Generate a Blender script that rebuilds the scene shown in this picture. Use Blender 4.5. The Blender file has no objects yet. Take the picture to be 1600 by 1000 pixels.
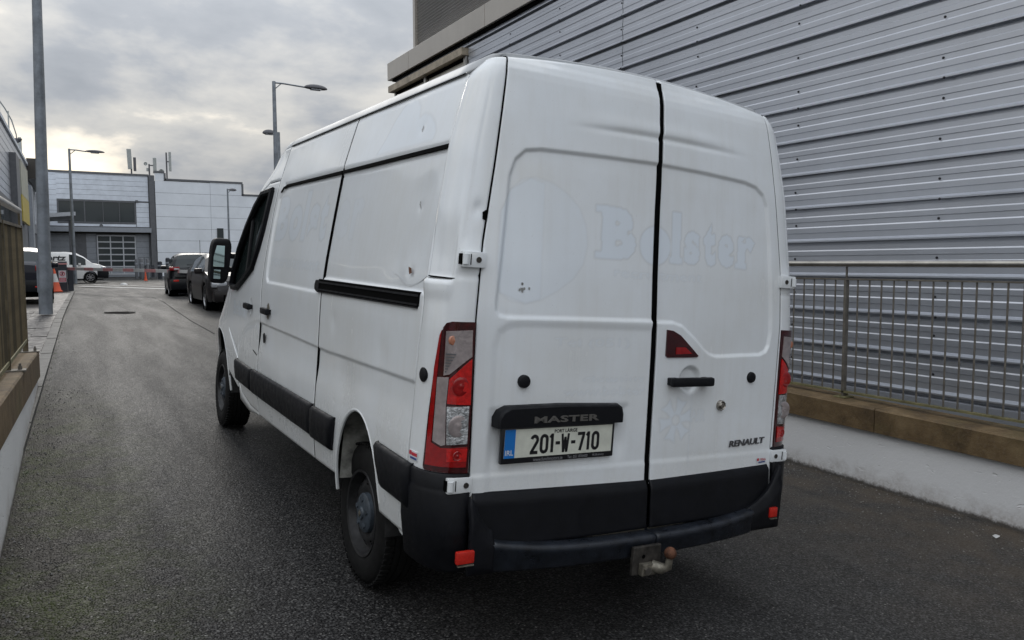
import bpy, bmesh, math, random
import numpy as np
from mathutils import Matrix, Vector, noise
rnd = random.Random(7)
D = bpy.data
SC = bpy.context.scene
COL = SC.collection
rad = math.radians

# ------------------------------------------------------------------ camera
cam_d = D.cameras.new('camera'); cam = D.objects.new('camera', cam_d); COL.objects.link(cam)
cam_d.sensor_width = 36.0; cam_d.lens = 36.0*1193.35/1600.0
cam_d.clip_start = 0.05; cam_d.clip_end = 3000
def cam_axes(yaw, pitch, roll):
    cy, sy, cp, sp = math.cos(yaw), math.sin(yaw), math.cos(pitch), math.sin(pitch)
    fwd = Vector((-sy*cp, cy*cp, sp)); right = Vector((cy, sy, 0)); up = right.cross(fwd)
    cr, sr = math.cos(roll), math.sin(roll)
    return right*cr+up*sr, up*cr-right*sr, fwd
r_, u_, f_ = cam_axes(rad(-30.6677), rad(-4.2175), -0.005)
cam.matrix_world = Matrix(((r_.x, u_.x, -f_.x, 0), (r_.y, u_.y, -f_.y, 0), (r_.z, u_.z, -f_.z, 1.587), (0, 0, 0, 1)))
SC.camera = cam

# ------------------------------------------------------------------ sky, sun, exposure
SUN_EL, SUN_AZ = 26.0, 6.0      # degrees; azimuth measured from +Y, negative = to the left of the lane
world = D.worlds.new('World'); SC.world = world; world.use_nodes = True
nt = world.node_tree; nt.nodes.clear()
def nd(t, kind, **kw):
    n = t.nodes.new(kind)
    for k, v in kw.items(): setattr(n, k, v)
    return n
out = nd(nt, 'ShaderNodeOutputWorld'); bg = nd(nt, 'ShaderNodeBackground'); bg.inputs[1].default_value = 0.1
sky = nd(nt, 'ShaderNodeTexSky', sky_type='NISHITA', sun_disc=False)
sky.sun_elevation = rad(SUN_EL); sky.sun_rotation = rad(SUN_AZ); sky.air_density = 1.0; sky.dust_density = 2.0
tc = nd(nt, 'ShaderNodeTexCoord'); sep = nd(nt, 'ShaderNodeSeparateXYZ')
nt.links.new(tc.outputs['Generated'], sep.inputs[0])
def mth(t, op, a, b=None, c=None, clamp=False):
    n = nd(t, 'ShaderNodeMath', operation=op, use_clamp=clamp)
    for i, v in enumerate((a, b, c)):
        if v is None: continue
        if isinstance(v, (int, float)): n.inputs[i].default_value = v
        else: t.links.new(v, n.inputs[i])
    return n.outputs[0]
# clouds on a layer overhead: direction / (height + small) gives plan coordinates
zz = mth(nt, 'ADD', mth(nt, 'MAXIMUM', sep.outputs[2], 0.0), 0.30)
cx = mth(nt, 'DIVIDE', sep.outputs[0], zz); cy = mth(nt, 'DIVIDE', sep.outputs[1], zz)
comb = nd(nt, 'ShaderNodeCombineXYZ'); nt.links.new(cx, comb.inputs[0]); nt.links.new(cy, comb.inputs[1])
comb.inputs[2].default_value = 3.7
def noise_node(t, vec, scale, detail, rough, dist=0.0):
    n = nd(t, 'ShaderNodeTexNoise'); n.inputs['Scale'].default_value = scale; n.inputs['Detail'].default_value = detail
    n.inputs['Roughness'].default_value = rough; n.inputs['Distortion'].default_value = dist
    if vec is not None: t.links.new(vec, n.inputs['Vector'])
    return n
def ramp(t, fac, stops, interp='LINEAR'):
    n = nd(t, 'ShaderNodeValToRGB'); cr = n.color_ramp; cr.interpolation = interp
    while len(cr.elements) < len(stops): cr.elements.new(0.5)
    for e, (p, c) in zip(cr.elements, stops):
        e.position = p; e.color = (*c, 1) if len(c) == 3 else c
    t.links.new(fac, n.inputs[0]); return n.outputs[0]
n1 = noise_node(nt, comb.outputs[0], 0.95, 7, 0.55, 0.25)
n2 = noise_node(nt, comb.outputs[0], 2.6, 7, 0.55, 0.2)
dens = mth(nt, 'ADD', mth(nt, 'MULTIPLY', n1.outputs[0], 0.95), mth(nt, 'MULTIPLY', n2.outputs[0], 0.40))
dens = mth(nt, 'SUBTRACT', dens, 0.165)
# cloud thickness -> brightness, thin parts glow cream, thick parts grey
cloud = ramp(nt, dens, [(0.33, (10.2, 9.9, 9.1)), (0.46, (8.2, 8.1, 7.8)), (0.55, (5.2, 5.5, 5.95)), (0.64, (4.1, 4.45, 4.95))])
cover = ramp(nt, dens, [(0.26, (0.55, 0.55, 0.55)), (0.45, (1, 1, 1))])
# forward scattering towards the veiled sun
sdir = Vector((math.sin(rad(SUN_AZ))*math.cos(rad(SUN_EL)), math.cos(rad(SUN_AZ))*math.cos(rad(SUN_EL)), math.sin(rad(SUN_EL))))
dp = nd(nt, 'ShaderNodeVectorMath', operation='DOT_PRODUCT'); nt.links.new(tc.outputs['Generated'], dp.inputs[0]); dp.inputs[1].default_value = sdir
glow = mth(nt, 'POWER', mth(nt, 'MAXIMUM', dp.outputs['Value'], 0.0), 3.5)
# clouds on the far side from the sun are lit from the front; an overcast sky brightens towards the zenith
away = mth(nt, 'MULTIPLY', mth(nt, 'SUBTRACT', 1.0, dp.outputs['Value']), 0.36)
glowm = mth(nt, 'ADD', mth(nt, 'ADD', mth(nt, 'MULTIPLY', glow, 0.30), 0.62), away)
glowm = mth(nt, 'MULTIPLY', glowm, mth(nt, 'ADD', mth(nt, 'MULTIPLY', mth(nt, 'POWER', mth(nt, 'MAXIMUM', sep.outputs[2], 0.0), 1.4), 2.3), 0.62))
vm = nd(nt, 'ShaderNodeVectorMath', operation='SCALE'); nt.links.new(cloud, vm.inputs[0]); nt.links.new(glowm, vm.inputs['Scale'])
mx = nd(nt, 'ShaderNodeMix', data_type='RGBA'); nt.links.new(cover, mx.inputs[0]); nt.links.new(sky.outputs[0], mx.inputs[6]); nt.links.new(vm.outputs[0], mx.inputs[7])
nt.links.new(mx.outputs[2], bg.inputs[0]); nt.links.new(bg.outputs[0], out.inputs[0])

sun_d = D.lights.new('sun', 'SUN'); sun_d.energy = 0.5; sun_d.angle = rad(14); sun_d.color = (1.0, 0.95, 0.88)
sun = D.objects.new('sun', sun_d); COL.objects.link(sun)
sun.rotation_euler = (-sdir).to_track_quat('-Z', 'Y').to_euler()
SC.view_settings.view_transform = 'Standard'; SC.view_settings.look = 'None'
SC.view_settings.gamma = 1.0; SC.view_settings.use_curve_mapping = False
SC.view_settings.exposure = 0.2

# ------------------------------------------------------------------ materials
def new_mat(name):
    m = D.materials.new(name); m.use_nodes = True
    return m, m.node_tree, m.node_tree.nodes['Principled BSDF']
def mat(name, col, rough=0.5, metal=0.0, coat=0.0, var=0.0, vscale=6.0, bump=0.0, bscale=60.0, emit=None, spec=0.5, rvar=0.0):
    m, t, p = new_mat(name)
    p.inputs['Base Color'].default_value = (*col, 1); p.inputs['Roughness'].default_value = rough
    p.inputs['Metallic'].default_value = metal; p.inputs['Coat Weight'].default_value = coat
    p.inputs['Coat Roughness'].default_value = 0.08; p.inputs['Specular IOR Level'].default_value = spec
    if var or bump or rvar:
        c = nd(t, 'ShaderNodeTexCoord')
        if var or rvar:
            n = noise_node(t, c.outputs['Object'], vscale, 6, 0.65)
            if var:
                lo = tuple(max(0, v*(1-var)) for v in col); hi = tuple(min(1, v*(1+var)) for v in col)
                t.links.new(ramp(t, n.outputs[0], [(0.3, lo), (0.7, hi)]), p.inputs['Base Color'])
            if rvar:
                n3 = noise_node(t, c.outputs['Object'], vscale*2.3, 5, 0.6)
                lo, hi = max(0.02, rough-rvar), min(1, rough+rvar)
                t.links.new(ramp(t, n3.outputs[0], [(0.35, (lo,)*3), (0.65, (hi,)*3)]), p.inputs['Roughness'])
        if bump:
            n2 = noise_node(t, c.outputs['Object'], bscale, 4, 0.6)
            b = nd(t, 'ShaderNodeBump'); b.inputs['Strength'].default_value = bump; b.inputs['Distance'].default_value = 0.01
            t.links.new(n2.outputs[0], b.inputs['Height']); t.links.new(b.outputs[0], p.inputs['Normal'])
    if emit:
        p.inputs['Emission Color'].default_value = (*emit[0], 1); p.inputs['Emission Strength'].default_value = emit[1]
    return m
def glass_mat(name, col, rough=0.03, trans=0.0):
    m, t, p = new_mat(name)
    p.inputs['Base Color'].default_value = (*col, 1); p.inputs['Roughness'].default_value = rough
    p.inputs['IOR'].default_value = 1.5; p.inputs['Transmission Weight'].default_value = trans
    return m
def mixc(t, fac, a, b):
    n = nd(t, 'ShaderNodeMix', data_type='RGBA')
    for i, v in ((0, fac), (6, a), (7, b)):
        if isinstance(v, (int, float)): n.inputs[i].default_value = v
        elif isinstance(v, tuple): n.inputs[i].default_value = (*v, 1)
        else: t.links.new(v, n.inputs[i])
    return n.outputs[2]
def maprange(t, v, a, b, c=0.0, d=1.0):
    n = nd(t, 'ShaderNodeMapRange'); t.links.new(v, n.inputs[0])
    for i, x in enumerate((a, b, c, d)): n.inputs[i+1].default_value = x
    return n.outputs[0]

def paint_mat(name='van_white_paint', r0=0.16, coat=0.55, clean=(0.79, 0.825, 0.855), soil=(0.565, 0.55, 0.50)):
    # white van paint: road film, rain streaks and grime gathered low down (object coordinates = van coordinates)
    m, t, p = new_mat(name)
    c = nd(t, 'ShaderNodeTexCoord').outputs['Object']
    big = noise_node(t, c, 1.7, 6, 0.6)
    st = nd(t, 'ShaderNodeMapping'); st.inputs['Scale'].default_value = (26, 26, 1.1); t.links.new(c, st.inputs[0])
    streak = noise_node(t, st.outputs[0], 1.0, 5, 0.6)
    fine = noise_node(t, c, 38, 6, 0.7)
    s3 = nd(t, 'ShaderNodeSeparateXYZ'); t.links.new(c, s3.inputs[0])
    low = maprange(t, s3.outputs[2], 1.35, 0.35)
    g = mth(t, 'MULTIPLY', maprange(t, big.outputs[0], 0.38, 0.72), 0.34)
    g = mth(t, 'ADD', g, mth(t, 'MULTIPLY', maprange(t, streak.outputs[0], 0.45, 0.8), 0.15))
    g = mth(t, 'ADD', g, mth(t, 'MULTIPLY', mth(t, 'MULTIPLY', low, fine.outputs[0]), 0.5))
    base = mixc(t, mth(t, 'MINIMUM', g, 0.95), clean, soil)
    # flat print: paint kept fresh under lettering that has been peeled off (stored per vertex on the panels)
    at = nd(t, 'ShaderNodeAttribute', attribute_name='ghost')
    base = mixc(t, mth(t, 'MULTIPLY', at.outputs['Fac'], 0.58, clamp=True), base, (0.725, 0.80, 0.885))
    ae = nd(t, 'ShaderNodeAttribute', attribute_name='ghost_edge')
    base = mixc(t, mth(t, 'MULTIPLY', ae.outputs['Fac'], 0.24, clamp=True), base, (0.40, 0.395, 0.38))
    speck = noise_node(t, c, 210, 2, 0.5)
    base = mixc(t, mth(t, 'MULTIPLY', maprange(t, speck.outputs[0], 0.72, 0.80), 0.5), base, (0.12, 0.10, 0.085))
    t.links.new(base, p.inputs['Base Color'])
    t.links.new(mth(t, 'ADD', mth(t, 'MULTIPLY', g, 0.35), r0), p.inputs['Roughness'])
    p.inputs['Coat Weight'].default_value = coat; p.inputs['Coat Roughness'].default_value = 0.06
    # panel waviness
    wv = noise_node(t, c, 2.6, 2, 0.4)
    b = nd(t, 'ShaderNodeBump'); b.inputs['Strength'].default_value = 0.16; b.inputs['Distance'].default_value = 0.02
    t.links.new(wv.outputs[0], b.inputs['Height']); t.links.new(b.outputs[0], p.inputs['Normal'])
    t.links.new(b.outputs[0], p.inputs['Coat Normal'])
    return m
M = {}
M['paint'] = paint_mat(); M['roofpaint'] = paint_mat('dimmed_roof_paint', 0.5, 0.0, (0.44, 0.46, 0.48), (0.33, 0.32, 0.30))  # matte roof copy of the paint, darkened to tone down its sky highlight
M['ghost2'] = paint_mat('van_faint_outline', 0.16, 0.55, (0.785, 0.827, 0.865), (0.605, 0.61, 0.59))
M['glue'] = mat('old_adhesive_line', (0.30, 0.30, 0.29), 0.6)
M['plastic'] = mat('black_grained_plastic', (0.0045, 0.005, 0.007), 0.5, var=0.35, vscale=9, bump=0.12, bscale=420, rvar=0.1, spec=0.24)
M['bumper'] = mat('scuffed_black_bumper', (0.012, 0.015, 0.021), 0.4, spec=0.5, var=0.7, vscale=14, bump=0.15, bscale=300, rvar=0.14)
M['rubber'] = mat('tyre_rubber', (0.008, 0.008, 0.008), 0.75, var=0.5, vscale=18, bump=0.2, bscale=160, spec=0.25)
M['steel_black'] = mat('black_steel_wheel', (0.018, 0.018, 0.019), 0.45, var=0.7, vscale=30)
M['hubcap'] = mat('dark_hub_cover', (0.050, 0.063, 0.078), 0.4, var=0.5, vscale=25)
M['dark'] = mat('dark_void', (0.002, 0.002, 0.002), 0.95, spec=0.05)
M['arch'] = mat('wheel_arch_liner', (0.03, 0.03, 0.03), 0.8, var=0.8, vscale=9)
M['archwhite'] = mat('dirty_inner_arch', (0.22, 0.22, 0.20), 0.7, var=0.7, vscale=11)
M['red'] = mat('red_lens', (0.27, 0.005, 0.006), 0.09, coat=0.6, var=0.25, vscale=40)
M['deepred'] = mat('dark_red_lens', (0.040, 0.003, 0.004), 0.10, coat=0.6, var=0.6, vscale=45)
M['redglow'] = mat('bright_red_lens', (0.48, 0.010, 0.009), 0.12, coat=0.6, var=0.35, vscale=60)
M['clear'] = mat('clear_lens', (0.46, 0.47, 0.48), 0.10, metal=0.55, coat=0.5, var=0.7, vscale=42, bump=0.7, bscale=75)
M['clear2'] = mat('clear_lens_smooth', (0.38, 0.33, 0.325), 0.12, metal=0.35, coat=0.7, var=0.35, vscale=12, bump=0.15, bscale=60)
M['bulb'] = mat('amber_bulb', (0.42, 0.17, 0.10), 0.2, coat=0.5)
M['lensgrid'] = mat('lens_mesh', (0.10, 0.10, 0.105), 0.3)
M['reflector'] = mat('red_reflector', (0.50, 0.022, 0.014), 0.25, var=0.2, vscale=90)
M['chrome'] = mat('chrome', (0.62, 0.63, 0.65), 0.12, metal=1.0)
M['badge'] = mat('chrome_badge', (0.13, 0.13, 0.14), 0.18, metal=0.9, var=0.5, vscale=60)
M['master'] = mat('grey_letters', (0.10, 0.095, 0.088), 0.35)
M['lock'] = mat('lock_steel', (0.30, 0.28, 0.25), 0.3, metal=0.9, var=0.3, vscale=60)
M['plate'] = mat('plate_white', (0.62, 0.63, 0.55), 0.3, var=0.1, vscale=20)
M['plateblue'] = mat('plate_blue', (0.012, 0.16, 0.50), 0.3)
M['plateblack'] = mat('plate_black', (0.010, 0.010, 0.012), 0.35)
M['white'] = mat('white_print', (0.62, 0.64, 0.66), 0.4)
M['frametext'] = mat('frame_print', (0.25, 0.25, 0.26), 0.5)
M['stickred'] = mat('sticker_red', (0.50, 0.03, 0.05), 0.4)
M['stickblue'] = mat('sticker_blue', (0.03, 0.06, 0.22), 0.4)
M['rust'] = mat('rusty_steel', (0.13, 0.055, 0.03), 0.75, metal=0.3, var=0.7, vscale=35, bump=0.3, bscale=120)
M['zinc'] = mat('dull_zinc', (0.20, 0.185, 0.15), 0.5, metal=0.6, var=0.5, vscale=40)
M['hitchsteel'] = mat('hitch_plate', (0.05, 0.045, 0.04), 0.55, metal=0.4, var=0.7, vscale=30)
M['glass'] = glass_mat('dark_car_glass', (0.012, 0.018, 0.018), 0.03)
M['glassgreen'] = glass_mat('green_car_glass', (0.03, 0.07, 0.065), 0.04)
M['mirror'] = mat('mirror_glass', (0.36, 0.46, 0.45), 0.02, metal=1.0)
M['stain'] = mat('rust_stain', (0.30, 0.19, 0.09), 0.7)

# ------------------------------------------------------------------ helpers
def add_obj(name, me, mats, parent=None, smooth=False, kind=None, label=None, cat=None, group=None, angle=None):
    for m in (mats if isinstance(mats, (list, tuple)) else [mats]): me.materials.append(m)
    if smooth:
        me.polygons.foreach_set('use_smooth', [True]*len(me.polygons))
        if angle: me.set_sharp_from_angle(angle=rad(angle))
    me.update()
    o = D.objects.new(name, me); COL.objects.link(o)
    if parent is not None: o.parent = parent
    tag(o, label, cat, group, kind)
    return o
def tag(o, label=None, cat=None, group=None, kind=None):
    if label: o['label'] = label
    if cat: o['category'] = cat
    if group: o['group'] = group
    if kind: o['kind'] = kind
    return o
def empty(name, loc=(0, 0, 0), rz=0.0, label=None, cat=None, group=None):
    o = D.objects.new(name, None); COL.objects.link(o); o.location = loc; o.rotation_euler = (0, 0, rz)
    o.empty_display_size = 0.2
    return tag(o, label, cat, group)
class MB:
    def __init__(s): s.v = []; s.f = []; s.mi = []
    def add(s, vs, fs, mi=0):
        b = len(s.v); s.v += [tuple(map(float, v)) for v in vs]
        s.f += [tuple(int(i)+b for i in f) for f in fs]; s.mi += [mi]*len(fs); return s
    def box(s, x0, x1, y0, y1, z0, z1, mi=0, bev=0.0):
        if bev <= 0:
            vs = [(x, y, z) for z in (z0, z1) for y in (y0, y1) for x in (x0, x1)]
            fs = [(0, 2, 3, 1), (4, 5, 7, 6), (0, 1, 5, 4), (2, 6, 7, 3), (0, 4, 6, 2), (1, 3, 7, 5)]
            return s.add(vs, fs, mi)
        bm = bmesh.new(); bmesh.ops.create_cube(bm, size=1)
        for v in bm.verts: v.co = Vector(((x0+x1)/2+v.co.x*(x1-x0), (y0+y1)/2+v.co.y*(y1-y0), (z0+z1)/2+v.co.z*(z1-z0)))
        bmesh.ops.bevel(bm, geom=list(bm.edges), offset=bev, segments=2, affect='EDGES', profile=0.6)
        bm.verts.index_update()
        s.add([v.co for v in bm.verts], [[v.index for v in f.verts] for f in bm.faces], mi); bm.free(); return s
    def tube(s, pts, r, n=8, mi=0, caps=True):
        pts = [Vector(p) for p in pts]; rs = r if isinstance(r, (list, tuple)) else [r]*len(pts)
        vs = []; fs = []; prev = None
        for i, p in enumerate(pts):
            d = (pts[min(i+1, len(pts)-1)]-pts[max(i-1, 0)]).normalized()
            a = prev if prev is not None else (Vector((0, 0, 1)) if abs(d.z) < 0.9 else Vector((1, 0, 0)))
            x = (a-d*a.dot(d)).normalized(); y = d.cross(x); prev = x
            for k in range(n):
                t = 2*math.pi*k/n; vs.append(p+(x*math.cos(t)+y*math.sin(t))*rs[i])
        for i in range(len(pts)-1):
            for k in range(n):
                a, b = i*n+k, i*n+(k+1) % n; fs.append((a, b, b+n, a+n))
        if caps:
            fs.append(tuple(range(n-1, -1, -1))); fs.append(tuple((len(pts)-1)*n+k for k in range(n)))
        return s.add(vs, fs, mi)
    def lathe(s, prof, n=32, axis='x', c=(0, 0, 0), mi=0, a0=0.0, a1=2*math.pi):
        # prof: (along axis, radius)
        full = abs(a1-a0-2*math.pi) < 1e-6; m = n if full else n+1
        vs = []; fs = []
        for (h, r) in prof:
            for k in range(m):
                t = a0+(a1-a0)*k/n; u, w = r*math.cos(t), r*math.sin(t)
                p = {'x': (h, u, w), 'y': (w, h, u), 'z': (u, w, h)}[axis]
                vs.append((p[0]+c[0], p[1]+c[1], p[2]+c[2]))
        for i in range(len(prof)-1):
            for k in range(n):
                a, b = i*m+k, i*m+(k+1) % m; fs.append((a, b, b+m, a+m))
        return s.add(vs, fs, mi)
    def prism(s, poly, h, axis='z', base=0.0, mi=0):
        # poly in the plane across axis, extruded from base to base+h
        n = len(poly)
        def P(a, b, t): return {'z': (a, b, t), 'y': (a, t, b), 'x': (t, a, b)}[axis]
        vs = [P(a, b, base) for a, b in poly]+[P(a, b, base+h) for a, b in poly]
        fs = [tuple(range(n-1, -1, -1)), tuple(range(n, 2*n))]+[(i, (i+1) % n, (i+1) % n+n, i+n) for i in range(n)]
        return s.add(vs, fs, mi)
    def mesh(s, name):
        me = D.meshes.new(name); me.from_pydata(s.v, [], s.f)
        if any(s.mi): me.polygons.foreach_set('material_index', s.mi)
        bm = bmesh.new(); bm.from_mesh(me); bmesh.ops.recalc_face_normals(bm, faces=bm.faces); bm.to_mesh(me); bm.free()
        return me
    def build(s, name, mats, parent=None, smooth=False, angle=40, **kw):
        return add_obj(name, s.mesh(name), mats, parent, smooth, angle=angle, **kw)
def copy_tree(o, parent=None):
    c = o.copy(); COL.objects.link(c)
    if parent is not None: c.parent = parent
    for ch in list(o.children): copy_tree(ch, c)
    return c
def normals_of(P):
    du = np.gradient(P, axis=1); dv = np.gradient(P, axis=0)
    n = np.cross(du, dv); l = np.linalg.norm(n, axis=-1, keepdims=True); return n/np.maximum(l, 1e-12)
def sstep(a, b, x): t = np.clip((x-a)/(b-a), 0, 1); return t*t*(3-2*t)
def sdf(px, py, poly):
    # signed distance to a polygon, negative inside
    px = np.asarray(px, float); py = np.asarray(py, float); d = np.full(px.shape, 1e9); ins = np.zeros(px.shape, bool)
    n = len(poly)
    for i in range(n):
        x0, y0 = poly[i]; x1, y1 = poly[(i+1) % n]; ex, ey = x1-x0, y1-y0
        t = np.clip(((px-x0)*ex+(py-y0)*ey)/max(ex*ex+ey*ey, 1e-12), 0, 1)
        d = np.minimum(d, np.hypot(px-x0-t*ex, py-y0-t*ey))
        c = ((y0 > py) != (y1 > py)) & (px < (x1-x0)*(py-y0)/(y1-y0+1e-15)+x0); ins ^= c
    return np.where(ins, -d, d)
def grid_obj(name, P, hint, mats, parent=None, disp=None, rim=0.02, skip=None, mask=None, **kw):
    """a pressed sheet: P (rows, cols, 3) with outward direction hint, inward displacement disp and a turned-in rim"""
    P = np.array(P, float); N = normals_of(P)
    flip = float((N*np.asarray(hint, float)).sum()) < 0
    if flip: N = -N
    if disp is not None: P = P-N*disp[..., None]; N2 = normals_of(P); N = -N2 if flip else N2
    if rim:
        def pad(P, N):
            e = np.stack([P[0]-N[0]*rim, P[0]-N[0]*0.004], 0); f = np.stack([P[-1]-N[-1]*0.004, P[-1]-N[-1]*rim], 0)
            P2 = np.concatenate([e, P, f], 0)
            d0 = P[1]-P[0]; d1 = P[-1]-P[-2]
            P2[2] = P[0]+d0/np.maximum(np.linalg.norm(d0, axis=-1, keepdims=True), 1e-9)*0.002
            P2[-3] = P[-1]-d1/np.maximum(np.linalg.norm(d1, axis=-1, keepdims=True), 1e-9)*0.002
            return P2, np.concatenate([N[:1], N[:1], N, N[-1:], N[-1:]], 0)
        P, N = pad(P, N)
        Pt, Nt = pad(P.transpose(1, 0, 2), N.transpose(1, 0, 2)); P = Pt.transpose(1, 0, 2)
    nr, nc = P.shape[:2]; idx = np.arange(nr*nc).reshape(nr, nc)
    f = np.stack([idx[:-1, :-1], idx[:-1, 1:], idx[1:, 1:], idx[1:, :-1]], -1).reshape(-1, 4)
    if flip: f = f[:, ::-1]
    if skip is not None:
        cen = P.reshape(-1, 3)[f].mean(1); f = f[~skip(cen)]
    me = D.meshes.new(name); me.from_pydata(P.reshape(-1, 3).tolist(), [], f.tolist())
    if mask is not None:
        at = me.attributes.new('ghost', 'FLOAT', 'POINT'); at.data.foreach_set('value', (np.pad(mask, 2, 'edge') if rim else mask).astype(np.float32).ravel())
        gy_, gx_ = np.gradient(mask); e = np.clip(np.hypot(gx_, gy_)*1.6, 0, 1); ae = me.attributes.new('ghost_edge', 'FLOAT', 'POINT'); ae.data.foreach_set('value', (np.pad(e, 2, 'edge') if rim else e).astype(np.float32).ravel())
    return add_obj(name, me, mats, parent, smooth=True, **kw)
def text_mesh(txt, bold=0.0, extrude=0.0, shear=0.0, space=1.0, res=3):
    cu = D.curves.new('lettering', 'FONT'); cu.body = txt; cu.offset = bold; cu.extrude = extrude; cu.shear = shear
    cu.space_character = space; cu.resolution_u = res
    o = D.objects.new('lettering', cu); COL.objects.link(o)
    dg = bpy.context.evaluated_depsgraph_get(); dg.update()
    me = o.evaluated_get(dg).to_mesh()
    v = np.array([w.co[:] for w in me.vertices]); f = [tuple(p.vertices) for p in me.polygons]
    D.objects.remove(o); D.curves.remove(cu)
    v[:, 0] = (v[:, 0]-v[:, 0].min())/np.ptp(v[:, 0]); v[:, 1] = (v[:, 1]-v[:, 1].min())/np.ptp(v[:, 1])
    return v, f
def text_mask(px, py, txt, x0, x1, z0, z1, bold=0.0):
    # 1 where grid points fall inside the lettering set in the box (x0..x1, z0..z1); x0 > x1 runs it backwards
    v, f = text_mesh(txt, bold); u = (px-x0)/(x1-x0); w = (py-z0)/(z1-z0); m = np.zeros(px.shape)
    sel = (u > -.02) & (u < 1.02) & (w > -.02) & (w < 1.02)
    if not sel.any(): return m
    us, ws = u[sel], w[sel]; r = np.zeros(us.shape, bool)
    for q in f:
        p = v[list(q), :2]; k = (us >= p[:, 0].min()) & (us <= p[:, 0].max()) & (ws >= p[:, 1].min()) & (ws <= p[:, 1].max())
        if k.any(): r[k] |= sdf(us[k], ws[k], [tuple(t) for t in p]) <= 1e-4
    m[sel] = r; return m
def text_obj(name, txt, fn, mats, parent, bold=0.0, extrude=0.0, shear=0.0, space=1.0, **kw):
    """fn(u, v, w) -> point: u, v in 0..1 across and up the lettering, w = depth"""
    v, f = text_mesh(txt, bold, extrude, shear, space)
    me = D.meshes.new(name); me.from_pydata([tuple(map(float, fn(*p))) for p in v], [], f)
    return add_obj(name, me, mats, parent, **kw)
# ------------------------------------------------------------------ ground heights (lane climbs away from the camera and falls to the right)
def gyv(y):
    y = np.maximum(np.asarray(y, float), -12.0); t = np.clip(y-15, 0, 6)
    return np.where(y < 15, 0.0306*y, 0.0306*(15+t-t*t/12))
def gz(x, y): return gyv(y)-0.0658*np.clip(x, -8, 14)*(1-sstep(13, 27, np.asarray(y, float)))
def gzf(x, y): return float(gz(np.array(float(x)), np.array(float(y))))
def kerb_x(y): return -0.20+0.0285*(y-8.9)

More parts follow.
